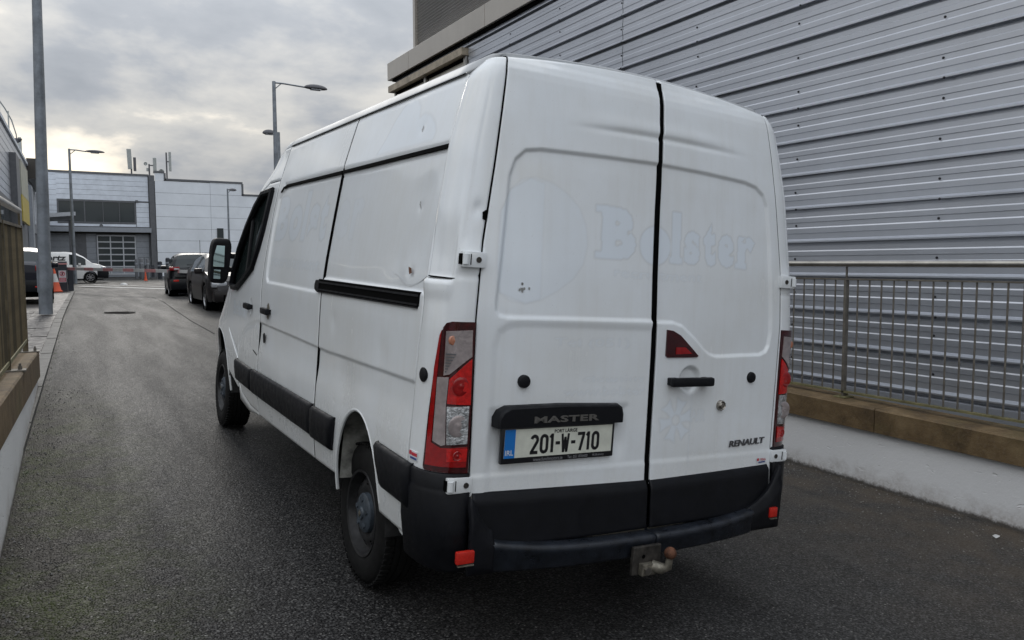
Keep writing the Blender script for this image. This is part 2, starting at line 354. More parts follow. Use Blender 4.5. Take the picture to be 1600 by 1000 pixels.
def asphalt_mat(name, wet=0.5, base=(0.088, 0.085, 0.081), stones=(0.14, 0.137, 0.134), moss=True):
    m, t, p = new_mat(name)
    c = nd(t, 'ShaderNodeTexCoord').outputs['Object']
    s3 = nd(t, 'ShaderNodeSeparateXYZ'); t.links.new(c, s3.inputs[0])
    vo = nd(t, 'ShaderNodeTexVoronoi', feature='F1'); vo.inputs['Scale'].default_value = 78; t.links.new(c, vo.inputs['Vector'])
    vo2 = nd(t, 'ShaderNodeTexVoronoi', feature='F1'); vo2.inputs['Scale'].default_value = 130; t.links.new(c, vo2.inputs['Vector'])
    big = noise_node(t, c, 0.55, 7, 0.6, 0.1); mid = noise_node(t, c, 3.2, 7, 0.65, 0.1); fine = noise_node(t, c, 60, 5, 0.7)
    sv = nd(t, 'ShaderNodeSeparateColor'); t.links.new(vo.outputs['Color'], sv.inputs[0])
    stone = mth(t, 'MULTIPLY', maprange(t, vo.outputs['Distance'], 0.50, 0.38), mth(t, 'POWER', sv.outputs[0], 2.0))
    col = mixc(t, maprange(t, mid.outputs[0], 0.3, 0.7), tuple(v*0.45 for v in base), tuple(v*0.6 for v in base))
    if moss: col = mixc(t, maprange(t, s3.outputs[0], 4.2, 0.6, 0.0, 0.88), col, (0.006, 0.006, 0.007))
    col = mixc(t, mth(t, 'MULTIPLY', stone, 0.9), col, stones)
    sv2 = nd(t, 'ShaderNodeSeparateColor'); t.links.new(vo2.outputs['Color'], sv2.inputs[0])
    col = mixc(t, mth(t, 'MULTIPLY', mth(t, 'POWER', sv2.outputs[0], 3.5), 0.6), col, tuple(v*1.15 for v in stones))
    col = mixc(t, mth(t, 'MULTIPLY', maprange(t, sv2.outputs[1], 0.55, 0.75), 0.55), col, (0.010, 0.010, 0.011))
    # bleached and worn patches, brown silt towards the right-hand wall, moss along the left-hand one
    col = mixc(t, mth(t, 'MULTIPLY', maprange(t, big.outputs[0], 0.5, 0.8), 0.10), col, (0.075, 0.072, 0.068))
    if moss:
        silt = mth(t, 'MULTIPLY', maprange(t, s3.outputs[0], 3.3, 5.6), maprange(t, mid.outputs[0], 0.33, 0.62))
        col = mixc(t, mth(t, 'MULTIPLY', silt, 0.6), col, (0.115, 0.088, 0.062))
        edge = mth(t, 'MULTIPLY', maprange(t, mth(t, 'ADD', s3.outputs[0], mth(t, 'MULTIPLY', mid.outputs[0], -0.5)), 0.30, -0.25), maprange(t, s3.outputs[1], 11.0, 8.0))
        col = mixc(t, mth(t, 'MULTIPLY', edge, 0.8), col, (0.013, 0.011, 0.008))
        ms = mth(t, 'MULTIPLY', maprange(t, s3.outputs[0], 0.75, -0.05), maprange(t, mid.outputs[0], 0.42, 0.58))
        ms = mth(t, 'MULTIPLY', ms, maprange(t, fine.outputs[0], 0.35, 0.6))
        ms = mth(t, 'MULTIPLY', ms, maprange(t, s3.outputs[1], 10.0, 7.0))
        col = mixc(t, mth(t, 'MULTIPLY', ms, 0.95), col, (0.036, 0.050, 0.008))
    chip = mth(t, 'MULTIPLY', mth(t, 'GREATER_THAN', sv.outputs[1], 0.965), maprange(t, vo.outputs['Distance'], 0.42, 0.3))
    col = mixc(t, mth(t, 'MULTIPLY', chip, 0.7), col, (0.27, 0.26, 0.24))
    t.links.new(col, p.inputs['Base Color'])
    streak = nd(t, 'ShaderNodeMapping'); streak.inputs['Scale'].default_value = (2.2, 0.30, 1); t.links.new(c, streak.inputs[0])
    wn = noise_node(t, streak.outputs[0], 1.2, 6, 0.6, 0.1)
    w = mth(t, 'ADD', wn.outputs[0], mth(t, 'MULTIPLY', maprange(t, s3.outputs[0], 1.5, 5.5), -0.16 if moss else 0))
    wetf = maprange(t, w, 0.34+0.12*(1-wet), 0.58+0.12*(1-wet))
    t.links.new(maprange(t, wetf, 0, 1, 0.46, 0.40), p.inputs['Roughness'])
    t.links.new(mth(t, 'ADD', maprange(t, wetf, 0, 1, 0.0, 0.02), maprange(t, s3.outputs[0], 4.0, 1.0, 0.03, 0.042)), p.inputs['Specular IOR Level'])
    h = mth(t, 'ADD', mth(t, 'MULTIPLY', maprange(t, vo.outputs['Distance'], 0.75, 0.35), sv.outputs[2]), mth(t, 'MULTIPLY', vo2.outputs['Distance'], -0.2))
    h = mth(t, 'ADD', h, mth(t, 'MULTIPLY', fine.outputs[0], 0.05))
    b = nd(t, 'ShaderNodeBump'); b.inputs['Distance'].default_value = 0.008
    t.links.new(maprange(t, wetf, 0, 1, 0.75, 0.68), b.inputs['Strength']); t.links.new(h, b.inputs['Height']); t.links.new(b.outputs[0], p.inputs['Normal'])
    return m
M['asphalt'] = asphalt_mat('wet_asphalt')
M['asphalt_far'] = asphalt_mat('yard_asphalt', 0.35, (0.045, 0.044, 0.042), (0.12, 0.115, 0.105), False)

def sheet(name, xs, ys, zf, m, **kw):
    X, Y = np.meshgrid(np.array(xs, float), np.array(ys, float))
    P = np.stack([X, Y, zf(X, Y)], -1)
    return grid_obj(name, P, (0, 0, 1), m, rim=0, **kw)
ys_ = list(np.arange(-12, 28.1, 0.5))+[30, 34, 40, 50, 70, 100, 160, 260, 400]
xs_ = [-300, -150, -60, -30, -16, -8]+list(np.arange(-7, 14.1, 0.5))+[20, 35, 70, 150, 300]
sheet('ground', xs_, [-300, -80, -30]+ys_, lambda X, Y: gz(X, Y)-0.035, M['asphalt_far'], kind='structure')
# the lane: left edge runs under the wall, then along the kerb, then opens into the yard
def lane():
    ys = list(np.arange(-9, 40.1, 0.4)); xs = np.linspace(0, 1, 24); P = []
    for y in ys:
        xl = kerb_x(y)-0.12 if y < 36 else kerb_x(36)-0.12; xr = 5.74
        X = xl+(xr-xl)*xs; P.append(np.stack([X, np.full_like(X, y), gz(X, np.full_like(X, y))], -1))
    return grid_obj('road', np.array(P), (0, 0, 1), M['asphalt'], rim=0, kind='structure')
lane()

M['concrete'] = mat('grey_concrete', (0.20, 0.19, 0.18), 0.8, var=0.4, vscale=5, bump=0.3, bscale=70)
M['slab'] = mat('paving_slab', (0.078, 0.072, 0.068), 0.6, var=0.45, vscale=4, bump=0.25, bscale=80, rvar=0.2)
M['slab_dark'] = mat('paving_slab_damp', (0.055, 0.050, 0.047), 0.5, var=0.4, vscale=4, bump=0.25, bscale=80, rvar=0.15)
M['kerb'] = mat('kerb_concrete', (0.095, 0.091, 0.083), 0.65, var=0.45, vscale=7, bump=0.3, bscale=90)
def render_mat():
    m, t, p = new_mat('painted_render')
    c = nd(t, 'ShaderNodeNewGeometry').outputs['Position']
    s3 = nd(t, 'ShaderNodeSeparateXYZ'); t.links.new(c, s3.inputs[0])
    lvl = mth(t, 'SUBTRACT', s3.outputs[2], mth(t, 'ADD', mth(t, 'MULTIPLY', s3.outputs[1], 0.0306), mth(t, 'MULTIPLY', s3.outputs[0], -0.0658)))
    n1 = noise_node(t, c, 3.1, 6, 0.7, 0.4); n2 = noise_node(t, c, 30, 5, 0.7); n3 = noise_node(t, c, 0.8, 4, 0.6)
    band = mth(t, 'ADD', lvl, mth(t, 'MULTIPLY', mth(t, 'SUBTRACT', n1.outputs[0], 0.5), -0.42))
    dirt = mth(t, 'MULTIPLY', maprange(t, band, 0.16, -0.05), maprange(t, n2.outputs[0], 0.25, 0.6))
    col = mixc(t, maprange(t, n3.outputs[0], 0.3, 0.7), (0.76, 0.765, 0.77), (0.82, 0.825, 0.83))
    col = mixc(t, mth(t, 'MULTIPLY', dirt, 0.7), col, (0.24, 0.19, 0.14))
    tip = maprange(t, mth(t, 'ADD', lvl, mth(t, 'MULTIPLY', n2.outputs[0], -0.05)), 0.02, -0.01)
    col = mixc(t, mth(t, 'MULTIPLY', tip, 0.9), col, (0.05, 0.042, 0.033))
    t.links.new(col, p.inputs['Base Color']); p.inputs['Roughness'].default_value = 0.7
    mp = nd(t, 'ShaderNodeMapping'); mp.inputs['Scale'].default_value = (1, 9, 34); mp.inputs['Rotation'].default_value = (0.55, 0, 0); t.links.new(c, mp.inputs[0])
    sc = noise_node(t, mp.outputs[0], 1.0, 3, 0.5, 0.6)
    h = mth(t, 'ADD', mth(t, 'MULTIPLY', n2.outputs[0], 0.5), mth(t, 'MULTIPLY', maprange(t, sc.outputs[0], 0.66, 0.72), -1.0))
    b = nd(t, 'ShaderNodeBump'); b.inputs['Strength'].default_value = 0.5; b.inputs['Distance'].default_value = 0.012
    t.links.new(h, b.inputs['Height']); t.links.new(b.outputs[0], p.inputs['Normal']); return m
M['render'] = render_mat()
def coping_mat():
    m, t, p = new_mat('algae_stained_coping')
    c = nd(t, 'ShaderNodeTexCoord').outputs['Object']
    n1 = noise_node(t, c, 4.5, 7, 0.7, 0.3); n2 = noise_node(t, c, 45, 5, 0.7); n3 = noise_node(t, c, 1.3, 4, 0.6)
    col = ramp(t, n1.outputs[0], [(0.28, (0.050, 0.031, 0.013)), (0.5, (0.130, 0.084, 0.037)), (0.72, (0.215, 0.150, 0.076))])
    col = mixc(t, mth(t, 'MULTIPLY', maprange(t, n2.outputs[0], 0.5, 0.75), 0.45), col, (0.17, 0.14, 0.10))
    col = mixc(t, mth(t, 'MULTIPLY', maprange(t, n3.outputs[0], 0.55, 0.75), 0.5), col, (0.10, 0.095, 0.03))
    t.links.new(col, p.inputs['Base Color']); p.inputs['Roughness'].default_value = 0.72
    b = nd(t, 'ShaderNodeBump'); b.inputs['Strength'].default_value = 0.45; b.inputs['Distance'].default_value = 0.01
    t.links.new(n2.outputs[0], b.inputs['Height']); t.links.new(b.outputs[0], p.inputs['Normal']); return m
M['coping'] = coping_mat()
M['rail'] = mat('weathered_rail_steel', (0.165, 0.15, 0.128), 0.5, metal=0.35, var=0.5, vscale=9, bump=0.1, bscale=200)
M['railtop'] = mat('galvanised_tube', (0.40, 0.385, 0.355), 0.32, metal=0.85, var=0.25, vscale=5)
M['slat_a'] = mat('brown_slat', (0.125, 0.098, 0.055), 0.6, metal=0.2, var=0.35, vscale=4)
M['slat_b'] = mat('dark_brown_slat', (0.055, 0.044, 0.026), 0.6, metal=0.2, var=0.35, vscale=4)
M['railgreen'] = mat('algae_rail_steel', (0.095, 0.076, 0.044), 0.6, metal=0.2, var=0.5, vscale=7)
M['algae'] = mat('algae_yellow_rail', (0.17, 0.155, 0.075), 0.6, metal=0.1, var=0.4, vscale=10)
M['galv'] = mat('galvanised_post', (0.19, 0.21, 0.235), 0.5, metal=0.45, var=0.35, vscale=3, bump=0.06, bscale=60)

# ------------------------------------------------------------------ right-hand retaining wall, coping and guard rail
RW = 5.68
def rtop(y): return 0.424+0.026*(y-4.65)
wr = empty('retaining_wall', (RW, 5, 0), 0, 'white rendered wall with brown stained coping beside the lane, right of the van', 'wall')
def wseg(name, parent, x0f, x1f, z0f, z1f, ya, yb, m, n=10, bev=0.0):
    mb = MB(); ys = np.linspace(ya, yb, n+1); px, py, pz = parent.location
    vs = []; fs = []
    for y in ys:
        x0, x1, z0, z1 = x0f(y), x1f(y), z0f(y), z1f(y)
        ring = [(x0, z0), (x0, z1-bev), (x0+bev, z1), (x1-bev, z1), (x1, z1-bev), (x1, z0)] if bev else [(x0, z0), (x0, z1), (x1, z1), (x1, z0)]
        vs += [(a-px, y-py, b-pz) for a, b in ring]
    k = len(ring)
    for i in range(n):
        for j in range(k): a, b = i*k+j, i*k+(j+1) % k; fs.append((a, b, b+k, a+k))
    fs += [tuple(range(k)), tuple(n*k+j for j in range(k))]
    mb.add(vs, fs); return mb.build(name, m, parent)
o = wseg('wall_body', wr, lambda y: RW, lambda y: RW+0.30, lambda y: gzf(RW, y)-0.3, lambda y: rtop(y)-0.195, -6, 16, M['render'], 24)
yy = -6.0
while yy < 16:
    y2 = min(yy+2.44, 16)
    wseg('coping_stone', wr, lambda y: RW-0.045, lambda y: RW+0.33, lambda y: rtop(y)-0.194, lambda y: rtop(y), yy+0.004, y2-0.004, M['coping'], 4, 0.012); yy = y2
mb = MB(); mb.add([(RW+0.3, -6, -0.4), (8, -6, -0.4), (8, 16, 0.1), (RW+0.3, 16, 0.1)], [(0, 1, 2, 3)])
mb.build('gutter_floor', M['concrete'], kind='structure')

RX = 5.85
rr = empty('guard_railing', (RX, 4.2, rtop(4.2)), 0, 'thin barred metal guard railing on the coping of the right-hand wall', 'railing')
def loc(p, o): return tuple(a-b for a, b in zip(p, o.location))
MB().tube([loc((RX-0.02, y, 1.573+0.004*(y-4.2)), rr) for y in (-3.5, 2, 8, 15.5)], 0.026, 14).build('handrail', M['railtop'], rr, True)
def bar(y0, y1, zf, name, m, x=RX, h=0.011, w=0.022):
    mb = MB(); vs = []
    for y in (y0, y1):
        for dx, dz in ((-w, -h), (w, -h), (w, h), (-w, h)): vs.append(loc((x+dx, y, zf(y)+dz), rr))
    mb.add(vs, [(0, 1, 5, 4), (1, 2, 6, 5), (2, 3, 7, 6), (3, 0, 4, 7), (0, 3, 2, 1), (4, 5, 6, 7)]); return mb.build(name, m, rr)
zt = lambda y: 1.440+0.002*(y-4.2); zb = lambda y: 0.462+0.009*(y-4.2)
bar(-3.5, 15.5, zt, 'top_bar', M['rail'], h=0.007); bar(-3.5, 15.5, zb, 'bottom_bar', M['algae'], h=0.008)
pm = MB().tube([(0, 0, 0), (0, 0, 0.96)], 0.0075, 7).mesh('picket')
pm.materials.append(M['rail'])
for k in range(-62, 95):
    y = 4.2+0.109*k
    if k % 18 == 0 or y < -3.4 or y > 14.4: continue
    o = D.objects.new('picket', pm); COL.objects.link(o); o.parent = rr
    o.location = loc((RX, y, zb(y)+0.008), rr); o.scale = (1, 1, (zt(y)-zb(y)-0.014)/0.96)
for k in range(-3, 6):
    y = 4.2+0.109*18*k; zc = rtop(y)
    mb = MB(); mb.box(RX-0.022, RX+0.022, y-0.011, y+0.011, zc+0.01, zt(y)-0.007)
    mb.box(RX-0.008, RX+0.008, y-0.006, y+0.006, zt(y)+0.007, 1.56)
    mb.v = [loc(v, rr) for v in mb.v]; o = mb.build('rail_post', M['rail'], rr)
    mb = MB(); mb.box(RX-0.07, RX+0.07, y-0.055, y+0.055, zc, zc+0.012, bev=0.003)
    for dx in (-.05, .05): mb.lathe([(zc+0.012, 0.009), (zc+0.03, 0.009), (zc+0.03, 0)], 8, 'z', (RX+dx, y, 0))
    mb.v = [loc(v, rr) for v in mb.v]; mb.build('base_plate', M['algae'], o)

# ------------------------------------------------------------------ left-hand wall, coping and railing
wl = empty('low_wall', (-0.3, 5, 0), 0, 'low white wall with thick brown coping at the left edge', 'wall')
lx = lambda y: -0.363+0.0145*y
def lcx(y): return -0.205-0.018*(9.4-y)            # front edge of the coping
def lct(y): return 0.70+0.0362*(9.4-y)
def lcb(y): return 0.43+0.046*(9.4-y)
wseg('wall_body', wl, lambda y: lx(y)-0.30, lx, lambda y: gzf(-0.3, y)-0.3, lambda y: lcb(y)-.001, -4, 9.38, M['render'], 14)
yy = -4.0
while yy < 9.4:
    y2 = min(yy+2.68, 9.4)
    wseg('coping_stone', wl, lambda y: lcx(y)-0.36, lcx, lcb, lct, yy+0.004, y2-0.004, M['coping'], 4, 0.012); yy = y2
rl = empty('barred_railing', (-0.4, 9, 0.7), 0, 'brown railing of close upright slats on the low left wall', 'railing')
lrx = lambda y: -0.315-0.018*(9.2-y)
lrt = lambda y: 2.095+0.026*(y-7.38)
pts = [(lrx(y), y, lrt(y)) for y in (-3, 3, 7, 9.16)]
MB().tube([loc(p, rl) for p in pts]+[loc((lrx(9.16), 9.165, lrt(9.16)-0.0), rl)], 0.03, 14).build('handrail', M['railtop'], rl, True)
lpt = lambda y: lrt(y)-0.16
lpb = lambda y: 0.83+0.012*(9.2-y)
def lbar(name, zf, m, h=0.012):
    mb = MB(); vs = []
    for y in (-3, 9.2):
        for dx, dz in ((-.018, -h), (.018, -h), (.018, h), (-.018, h)): vs.append(loc((lrx(y)+dx, y, zf(y)+dz), rl))
    mb.add(vs, [(0, 1, 5, 4), (1, 2, 6, 5), (2, 3, 7, 6), (3, 0, 4, 7), (0, 3, 2, 1), (4, 5, 6, 7)]); mb.build(name, m, rl)
lbar('top_bar', lpt, M['railgreen']); lbar('bottom_bar', lpb, M['algae'], 0.016)
sm_ = MB().box(-0.012, 0.012, -0.0055, 0.0055, 0, 1.0).mesh('slat'); sm_.materials.append(M['slat_a']); sb_ = sm_.copy(); sb_.materials.clear(); sb_.materials.append(M['slat_b']); ks = 0
y = 9.08
while y > 3.6:
    ks += 1; o = D.objects.new('slat', sb_ if (ks//3) % 3 == 2 or ks % 7 == 0 else sm_); COL.objects.link(o); o.parent = rl
    o.location = loc((lrx(y), y, lpb(y)+0.015), rl); o.scale = (1, 1, lpt(y)-lpb(y)-0.026); y -= 0.10
for y in (9.2, 6.85, 4.5):
    mb = MB(); mb.box(lrx(y)-0.024, lrx(y)+0.024, y-0.014, y+0.014, lct(y)+0.012, lpt(y)+0.012)
    mb.box(lrx(y)-0.010, lrx(y)+0.010, y-0.010, y+0.010, lpt(y)+0.012, lrt(y)-0.02)
    mb.v = [loc(v, rl) for v in mb.v]; o = mb.build('rail_post', M['railgreen'], rl)
    mb = MB(); mb.box(lrx(y)-0.08, lrx(y)+0.12, y-0.06, y+0.06, lct(y), lct(y)+0.014, bev=0.003)
    for dx in (-.05, .08): mb.lathe([(lct(y)+0.014, 0.014), (lct(y)+0.04, 0.014), (lct(y)+0.04, 0.008), (lct(y)+0.06, 0.008), (lct(y)+0.06, 0)], 8, 'z', (lrx(y)+dx, y, 0))
    mb.v = [loc(v, rl) for v in mb.v]; mb.build('base_plate', M['rail'], o)

# ------------------------------------------------------------------ pavement: kerb stones and slabs
pv = empty('pavement', (0, 9.4, 0), 0); pv['kind'] = 'structure'
def pz(x, y): return gzf(kerb_x(y), y)+0.055
def block(name, x0, x1, y0, y1, zf, parent, m, drop=0.16, bev=0.01, jit=0.0):
    mb = MB(); j = rnd.uniform(-jit, jit)
    mb.box(0, 1, 0, 1, 0, 1)
    q = []
    for (a, b, c) in mb.v:
        yv = y0+(y1-y0)*b; xa = x0(yv)+(x1(yv)-x0(yv))*a
        q.append(loc((xa, yv, zf(xa, yv)+j-(0 if c else drop)), parent))
    mb.v = q; return mb.build(name, m, parent)
y = 5.6
while y < 36:
    block('kerb_stone', lambda v: kerb_x(v)-0.125, lambda v: kerb_x(v), y+0.006, y+0.894, lambda a, b: pz(a, b)*1.0, pv, M['kerb'], jit=0.006); y += 0.9
row = 0; y = 9.5
while y < 19.4:
    off = 0.0 if row % 2 else 0.225; x = 0.13
    for i in range(5):
        w = 0.45 if not (i == 0 and off) else 0.225
        x0, x1 = x+0.005, x+w-0.005
        block('paving_slab', lambda v, a=x1: kerb_x(v)-a, lambda v, a=x0: kerb_x(v)-a, y+0.005, y+0.445, pz, pv,
              M['slab'] if rnd.random() < 0.6 else M['slab_dark'], jit=0.005); x += w
    y += 0.45; row += 1
mb = MB(); ysr = list(np.arange(9.4, 36.3, 0.9)); vs = []
for y in ysr: vs += [loc((-6.0, y, pz(0, y)-0.012), pv), loc((kerb_x(y)-0.128, y, pz(0, y)-0.012), pv)]
mb.add(vs, [(2*i, 2*i+1, 2*i+3, 2*i+2) for i in range(len(ysr)-1)]); mb.build('paving_bed', M['slab_dark'], pv)

# ------------------------------------------------------------------ big clad building on the right
def clad_mat(name, col, rough=0.30, metal=0.55):
    m, t, p = new_mat(name); c = nd(t, 'ShaderNodeTexCoord').outputs['Object']
    mp = nd(t, 'ShaderNodeMapping'); mp.inputs['Scale'].default_value = (1, 7.0, 0.5); t.links.new(c, mp.inputs[0])
    st = noise_node(t, mp.outputs[0], 1.0, 5, 0.6); n2 = noise_node(t, c, 1.1, 5, 0.6)
    f = mth(t, 'ADD', mth(t, 'MULTIPLY', st.outputs[0], 0.25), mth(t, 'MULTIPLY', n2.outputs[0], 0.75))
    t.links.new(ramp(t, f, [(0.35, tuple(v*0.93 for v in col)), (0.62, tuple(v*1.04 for v in col))]), p.inputs['Base Color'])
    p.inputs['Metallic'].default_value = metal
    p.inputs['Roughness'].default_value = rough; return m
M['clad'] = clad_mat('silver_cladding', (0.49, 0.515, 0.565))
M['clad_dark'] = clad_mat('grey_cladding', (0.42, 0.41, 0.40))
M['fascia'] = clad_mat('brown_grey_fascia', (0.44, 0.41, 0.37), 0.32, 0.5)
M['screw'] = mat('dark_screw', (0.02, 0.02, 0.025), 0.4)
M['frame_brown'] = mat('stained_window_frame', (0.34, 0.29, 0.22), 0.45, metal=0.3, var=0.4, vscale=6)
M['frame_grey'] = mat('grey_frame', (0.11, 0.115, 0.125), 0.45, var=0.15)
M['cream'] = mat('cream_sky_reflection', (0.72, 0.68, 0.58), 0.15, coat=0.3, var=0.1, vscale=2)  # bright sky reflected in the glass, put into the pane colour
M['window_pale'] = glass_mat('window_glass', (0.10, 0.11, 0.11), 0.04)
CXP = 6.36
bb = empty('clad_building', (CXP, 5, 0), 0, 'large building with horizontal silver metal cladding behind the right-hand railing', 'building')
PIT = 0.329
PROF = [(0.0, 0.0), (.13, 0.0), (.165, .0065), (.29, .0065), (.306, 0.0), (.44, 0.0), (.475, .0065), (.615, .0065), (.632, 0.0), (.79, 0.0), (.855, .030), (.895, .030), (.897, -.034), (.999, -.034)]
def clad_sheet(y0, y1, zt_, npit, frac=1.0):
    vs = []; fs = []; pts = []
    for k in range(npit):
        for f_, d_ in PROF:
            if npit == 1 and f_ > frac: break
            pts.append((zt_-PIT*(k+f_), d_))
    pts.append((zt_-PIT*(npit-1+min(frac, 1)), pts[-1][1] if frac < 1 else -0.034))
    for z, d in pts: vs += [(-d, y0-5, z), (-d, y1-5, z)]
    for i in range(len(pts)-1): fs.append((2*i, 2*i+2, 2*i+3, 2*i+1))
    mb = MB(); mb.add(vs, fs); return mb.build('cladding_sheet', M['clad'], bb)
MB().box(.040, .06, -11, 10.4, -.2, 5.6).build('backing_wall', M['dark'], bb)
cols = [(-6, -0.66), (-0.654, 7.895), (7.905, 12.175)]
for y0, y1 in cols:
    for r in range(5): clad_sheet(y0, y1, 1.417+0.987*r, 3)
    clad_sheet(y0, y1, 5.365+PIT, 1, 0.999)
for r in range(3): clad_sheet(12.185, 15.5, 1.417+0.987*r, 3)
clad_sheet(12.185, 15.5, 5.365+PIT, 1, 0.999)
MB().box(-0.02, 0.05, -11, 10.5, -0.1, 0.428).box(-0.03, 0.0, -11, 10.5, 0.30, 0.42).build('base_flashing', M['clad'], bb)
sm2 = MB().lathe([(0, 0.011), (-0.004, 0.011), (-0.004, 0.007), (-0.010, 0.007), (-0.010, 0)], 8, 'x').mesh('screw'); sm2.materials.append(M['screw'])
for yc in (-0.52, 0.9, 2.3, 3.72, 5.16, 6.56, 7.93, 9.33, 10.72):
    for k in range(-2, 14):
        z = 1.417+PIT*k-0.385*PIT
        o = D.objects.new('screw', sm2); COL.objects.link(o); o.parent = bb; o.location = (-0.001, yc-5+rnd.uniform(-.012, .012), z)
        if k % 3 == 0:
            o = D.objects.new('screw', sm2); COL.objects.link(o); o.parent = bb; o.location = (-0.035, yc-5-0.03, 1.417+PIT*k-0.905*PIT)
# box gutter fascia, upper storey with fine corrugation
for y0, y1 in ((-6, -0.5), (-0.49, 3.8), (3.81, 7.9), (7.91, 11.4), (11.41, 14.6), (14.61, 15.75)):
    MB().box(-0.10, 0.15, y0-5, y1-5, 5.515, 5.875, bev=0.006).build('fascia_panel', M['fascia'], bb)
MB().box(-0.05, 0.1, -11, 10.6, 5.47, 5.514).build('soffit_strip', M['dark'], bb)
nst = 62; vs = []; fs = []
for i in range(nst*4+1):
    z = 5.875+i*0.0575/4; d = 0.014*math.sin(math.pi*i/2+0.4)
    vs += [(0.02-d, -11, z), (0.02-d, 9.40, z)]
for i in range(nst*4): fs.append((2*i, 2*i+2, 2*i+3, 2*i+1))
MB().add(vs, fs).build('upper_cladding', M['clad_dark'], bb)
MB().box(-0.035, 0.06, 9.40, 9.50, 5.875, 9.6).build('corner_trim', M['fascia'], bb)
MB().box(0.05, 20, 9.42, 9.49, 5.9, 9.5).box(0.12, 20, 10.55, 10.6, -0.2, 5.9).build('end_wall', M['clad'], bb)
# ribbon window under the fascia
MB().box(-0.14, 0.0, 7.17, 10.62, 5.235, 5.362).build('window_head', M['frame_brown'], bb)
wn = MB().box(-0.05, 0.0, 7.20, 7.28, 3.45, 5.235).box(-0.05, 0.0, 8.9, 8.98, 3.45, 5.235).box(-0.05, 0, 10.44, 10.5, 3.45, 5.235).box(-0.05, 0, 7.28, 10.44, 3.40, 3.5).build('window_frame', M['railtop'], bb)
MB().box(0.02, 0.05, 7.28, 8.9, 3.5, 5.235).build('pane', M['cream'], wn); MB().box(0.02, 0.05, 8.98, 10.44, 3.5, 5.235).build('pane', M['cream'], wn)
MB().box(-0.02, 0.03, 7.28, 10.44, 5.185, 5.233).build('shadow_gap_strip', M['dark'], wn)  # black strip painting in the shadow between window head and panes
# ------------------------------------------------------------------ the white van (local frame: x right, y forward, z up, rear face near y = 0)
_Wz=[.30,.40,.46,.60,.79,1.09,1.34,1.45,1.55,1.79,2.04,2.21,2.335,2.38,2.41]
_Ww=[.945,.958,.968,.984,.990,.985,.985,.978,.969,.937,.901,.857,.823,.795,.76]
_Gz=[.30,.81,1.384,1.66,2.01,2.397,2.42]
_Gw=[.832,.828,.835,.82,.771,.716,.70]
_Rz=[.30,.5,.76,1.4,1.6,2.0,2.2,2.3,2.36,2.39,2.41,2.44]
_Ry=[.025,.03,.045,.058,.068,.098,.122,.138,.150,.164,.18,.20]
_Sz=[.3,.82,1.1,1.37,2.04,2.41]; _Sy=[.27,.262,.245,.215,.252,.275]
def smooth_interp(z,X,Y):
    z=np.asarray(z,float); e=.03
    return (np.interp(z-e,X,Y)+2*np.interp(z,X,Y)+np.interp(z+e,X,Y))/4
def halfw(z): return smooth_interp(z,_Wz,_Ww)
def gapx(z): return smooth_interp(z,_Gz,_Gw)
def reary(z): return smooth_interp(z,_Rz,_Ry)
def seamy(z): return smooth_interp(z,_Sz,_Sy)
def door_pt(x,z):
    x=np.asarray(x,float); g=gapx(z)
    return np.stack([x+0*z,reary(z)-.018*(1-np.clip(np.abs(x)/g,0,1)**2)+0*x,z+0*x],-1)
def side_pt(y,z,s=-1):
    return np.stack([s*halfw(z)+0*y,y+0*z,z+0*y],-1)
def pillar_pt(t,z,s=-1,n=2.5):
    # t 0 at side seam, 1 at door gap
    t=np.asarray(t,float); th=t*np.pi/2
    c=np.abs(np.cos(th))**(2/n); k=np.abs(np.sin(th))**(2/n)
    w,g,yr,ys=halfw(z),gapx(z),reary(z),seamy(z)
    return np.stack([s*(g+(w-g)*c),yr+(ys-yr)*(1-k),z+0*t],-1)
van = empty('cargo_van', (0, 0, 0), 0, 'large white panel van with faded lettering, parked in the lane', 'van')
VX, VY, VZ = Vector((0.9978, -0.0098, -0.066)), Vector((0.0118, 0.9995, 0.0298)), Vector((0.0656, -0.0305, 0.9974))
van.matrix_world = Matrix(((VX.x, VY.x, VZ.x, 2.082), (VX.y, VY.y, VZ.y, 2.506), (VX.z, VY.z, VZ.z, -0.060), (0, 0, 0, 1)))
_Czz = [.3, .7, 1.24, 1.6, 1.87, 2.15, 2.4, 2.45]; _Czx = [.037, .037, .033, .023, .025, .034, .05, .055]
def cgap(z): return np.interp(z, _Czz, _Czx)
ZD = 0.712                                   # top of the black lower door cladding
def dnorm(x, z):
    e = 1e-3; a = door_pt(x+e, z)-door_pt(x-e, z); b = door_pt(x, z+e)-door_pt(x, z-e)
    n = np.cross(b, a); n = n/np.linalg.norm(n, axis=-1, keepdims=True); return np.where(n[..., 1:2] > 0, -n, n)
def on_door(x, z, off): return door_pt(x, z)+dnorm(x, z)*off
def on_side(y, z, off, s=-1): return side_pt(y, z, s)+np.array([s*off, 0, 0.0])
REC_L = [(0.20, 2.078), (-0.317, 2.067), (-0.57, 2.058), (-0.64, 2.046), (-0.685, 2.005), (-0.708, 1.94), (-0.733, 1.63), (-0.749, 1.45), (-0.747, 1.42), (-0.735, 1.405), (-0.703, 1.398), (-0.387, 1.401), (0.20, 1.404)]
REC_R = [(-0.2, 2.076), (0.046, 2.073), (0.284, 2.069), (0.553, 2.058), (0.63, 2.043), (0.68, 2.01), (0.705, 1.96), (0.731, 1.789), (0.762, 1.45), (0.765, 1.36), (0.757, 1.30), (0.738, 1.27), (0.70, 1.257), (0.408, 1.249), (0.37, 1.256), (0.335, 1.275), (0.26, 1.335), (0.19, 1.383), (0.13, 1.398), (-0.2, 1.400)]
LOW_L = [(0.2, 1.371), (-0.62, 1.375), (-0.69, 1.367), (-0.732, 1.34), (-0.748, 1.28), (-0.75, 0.40), (0.2, 0.40)]
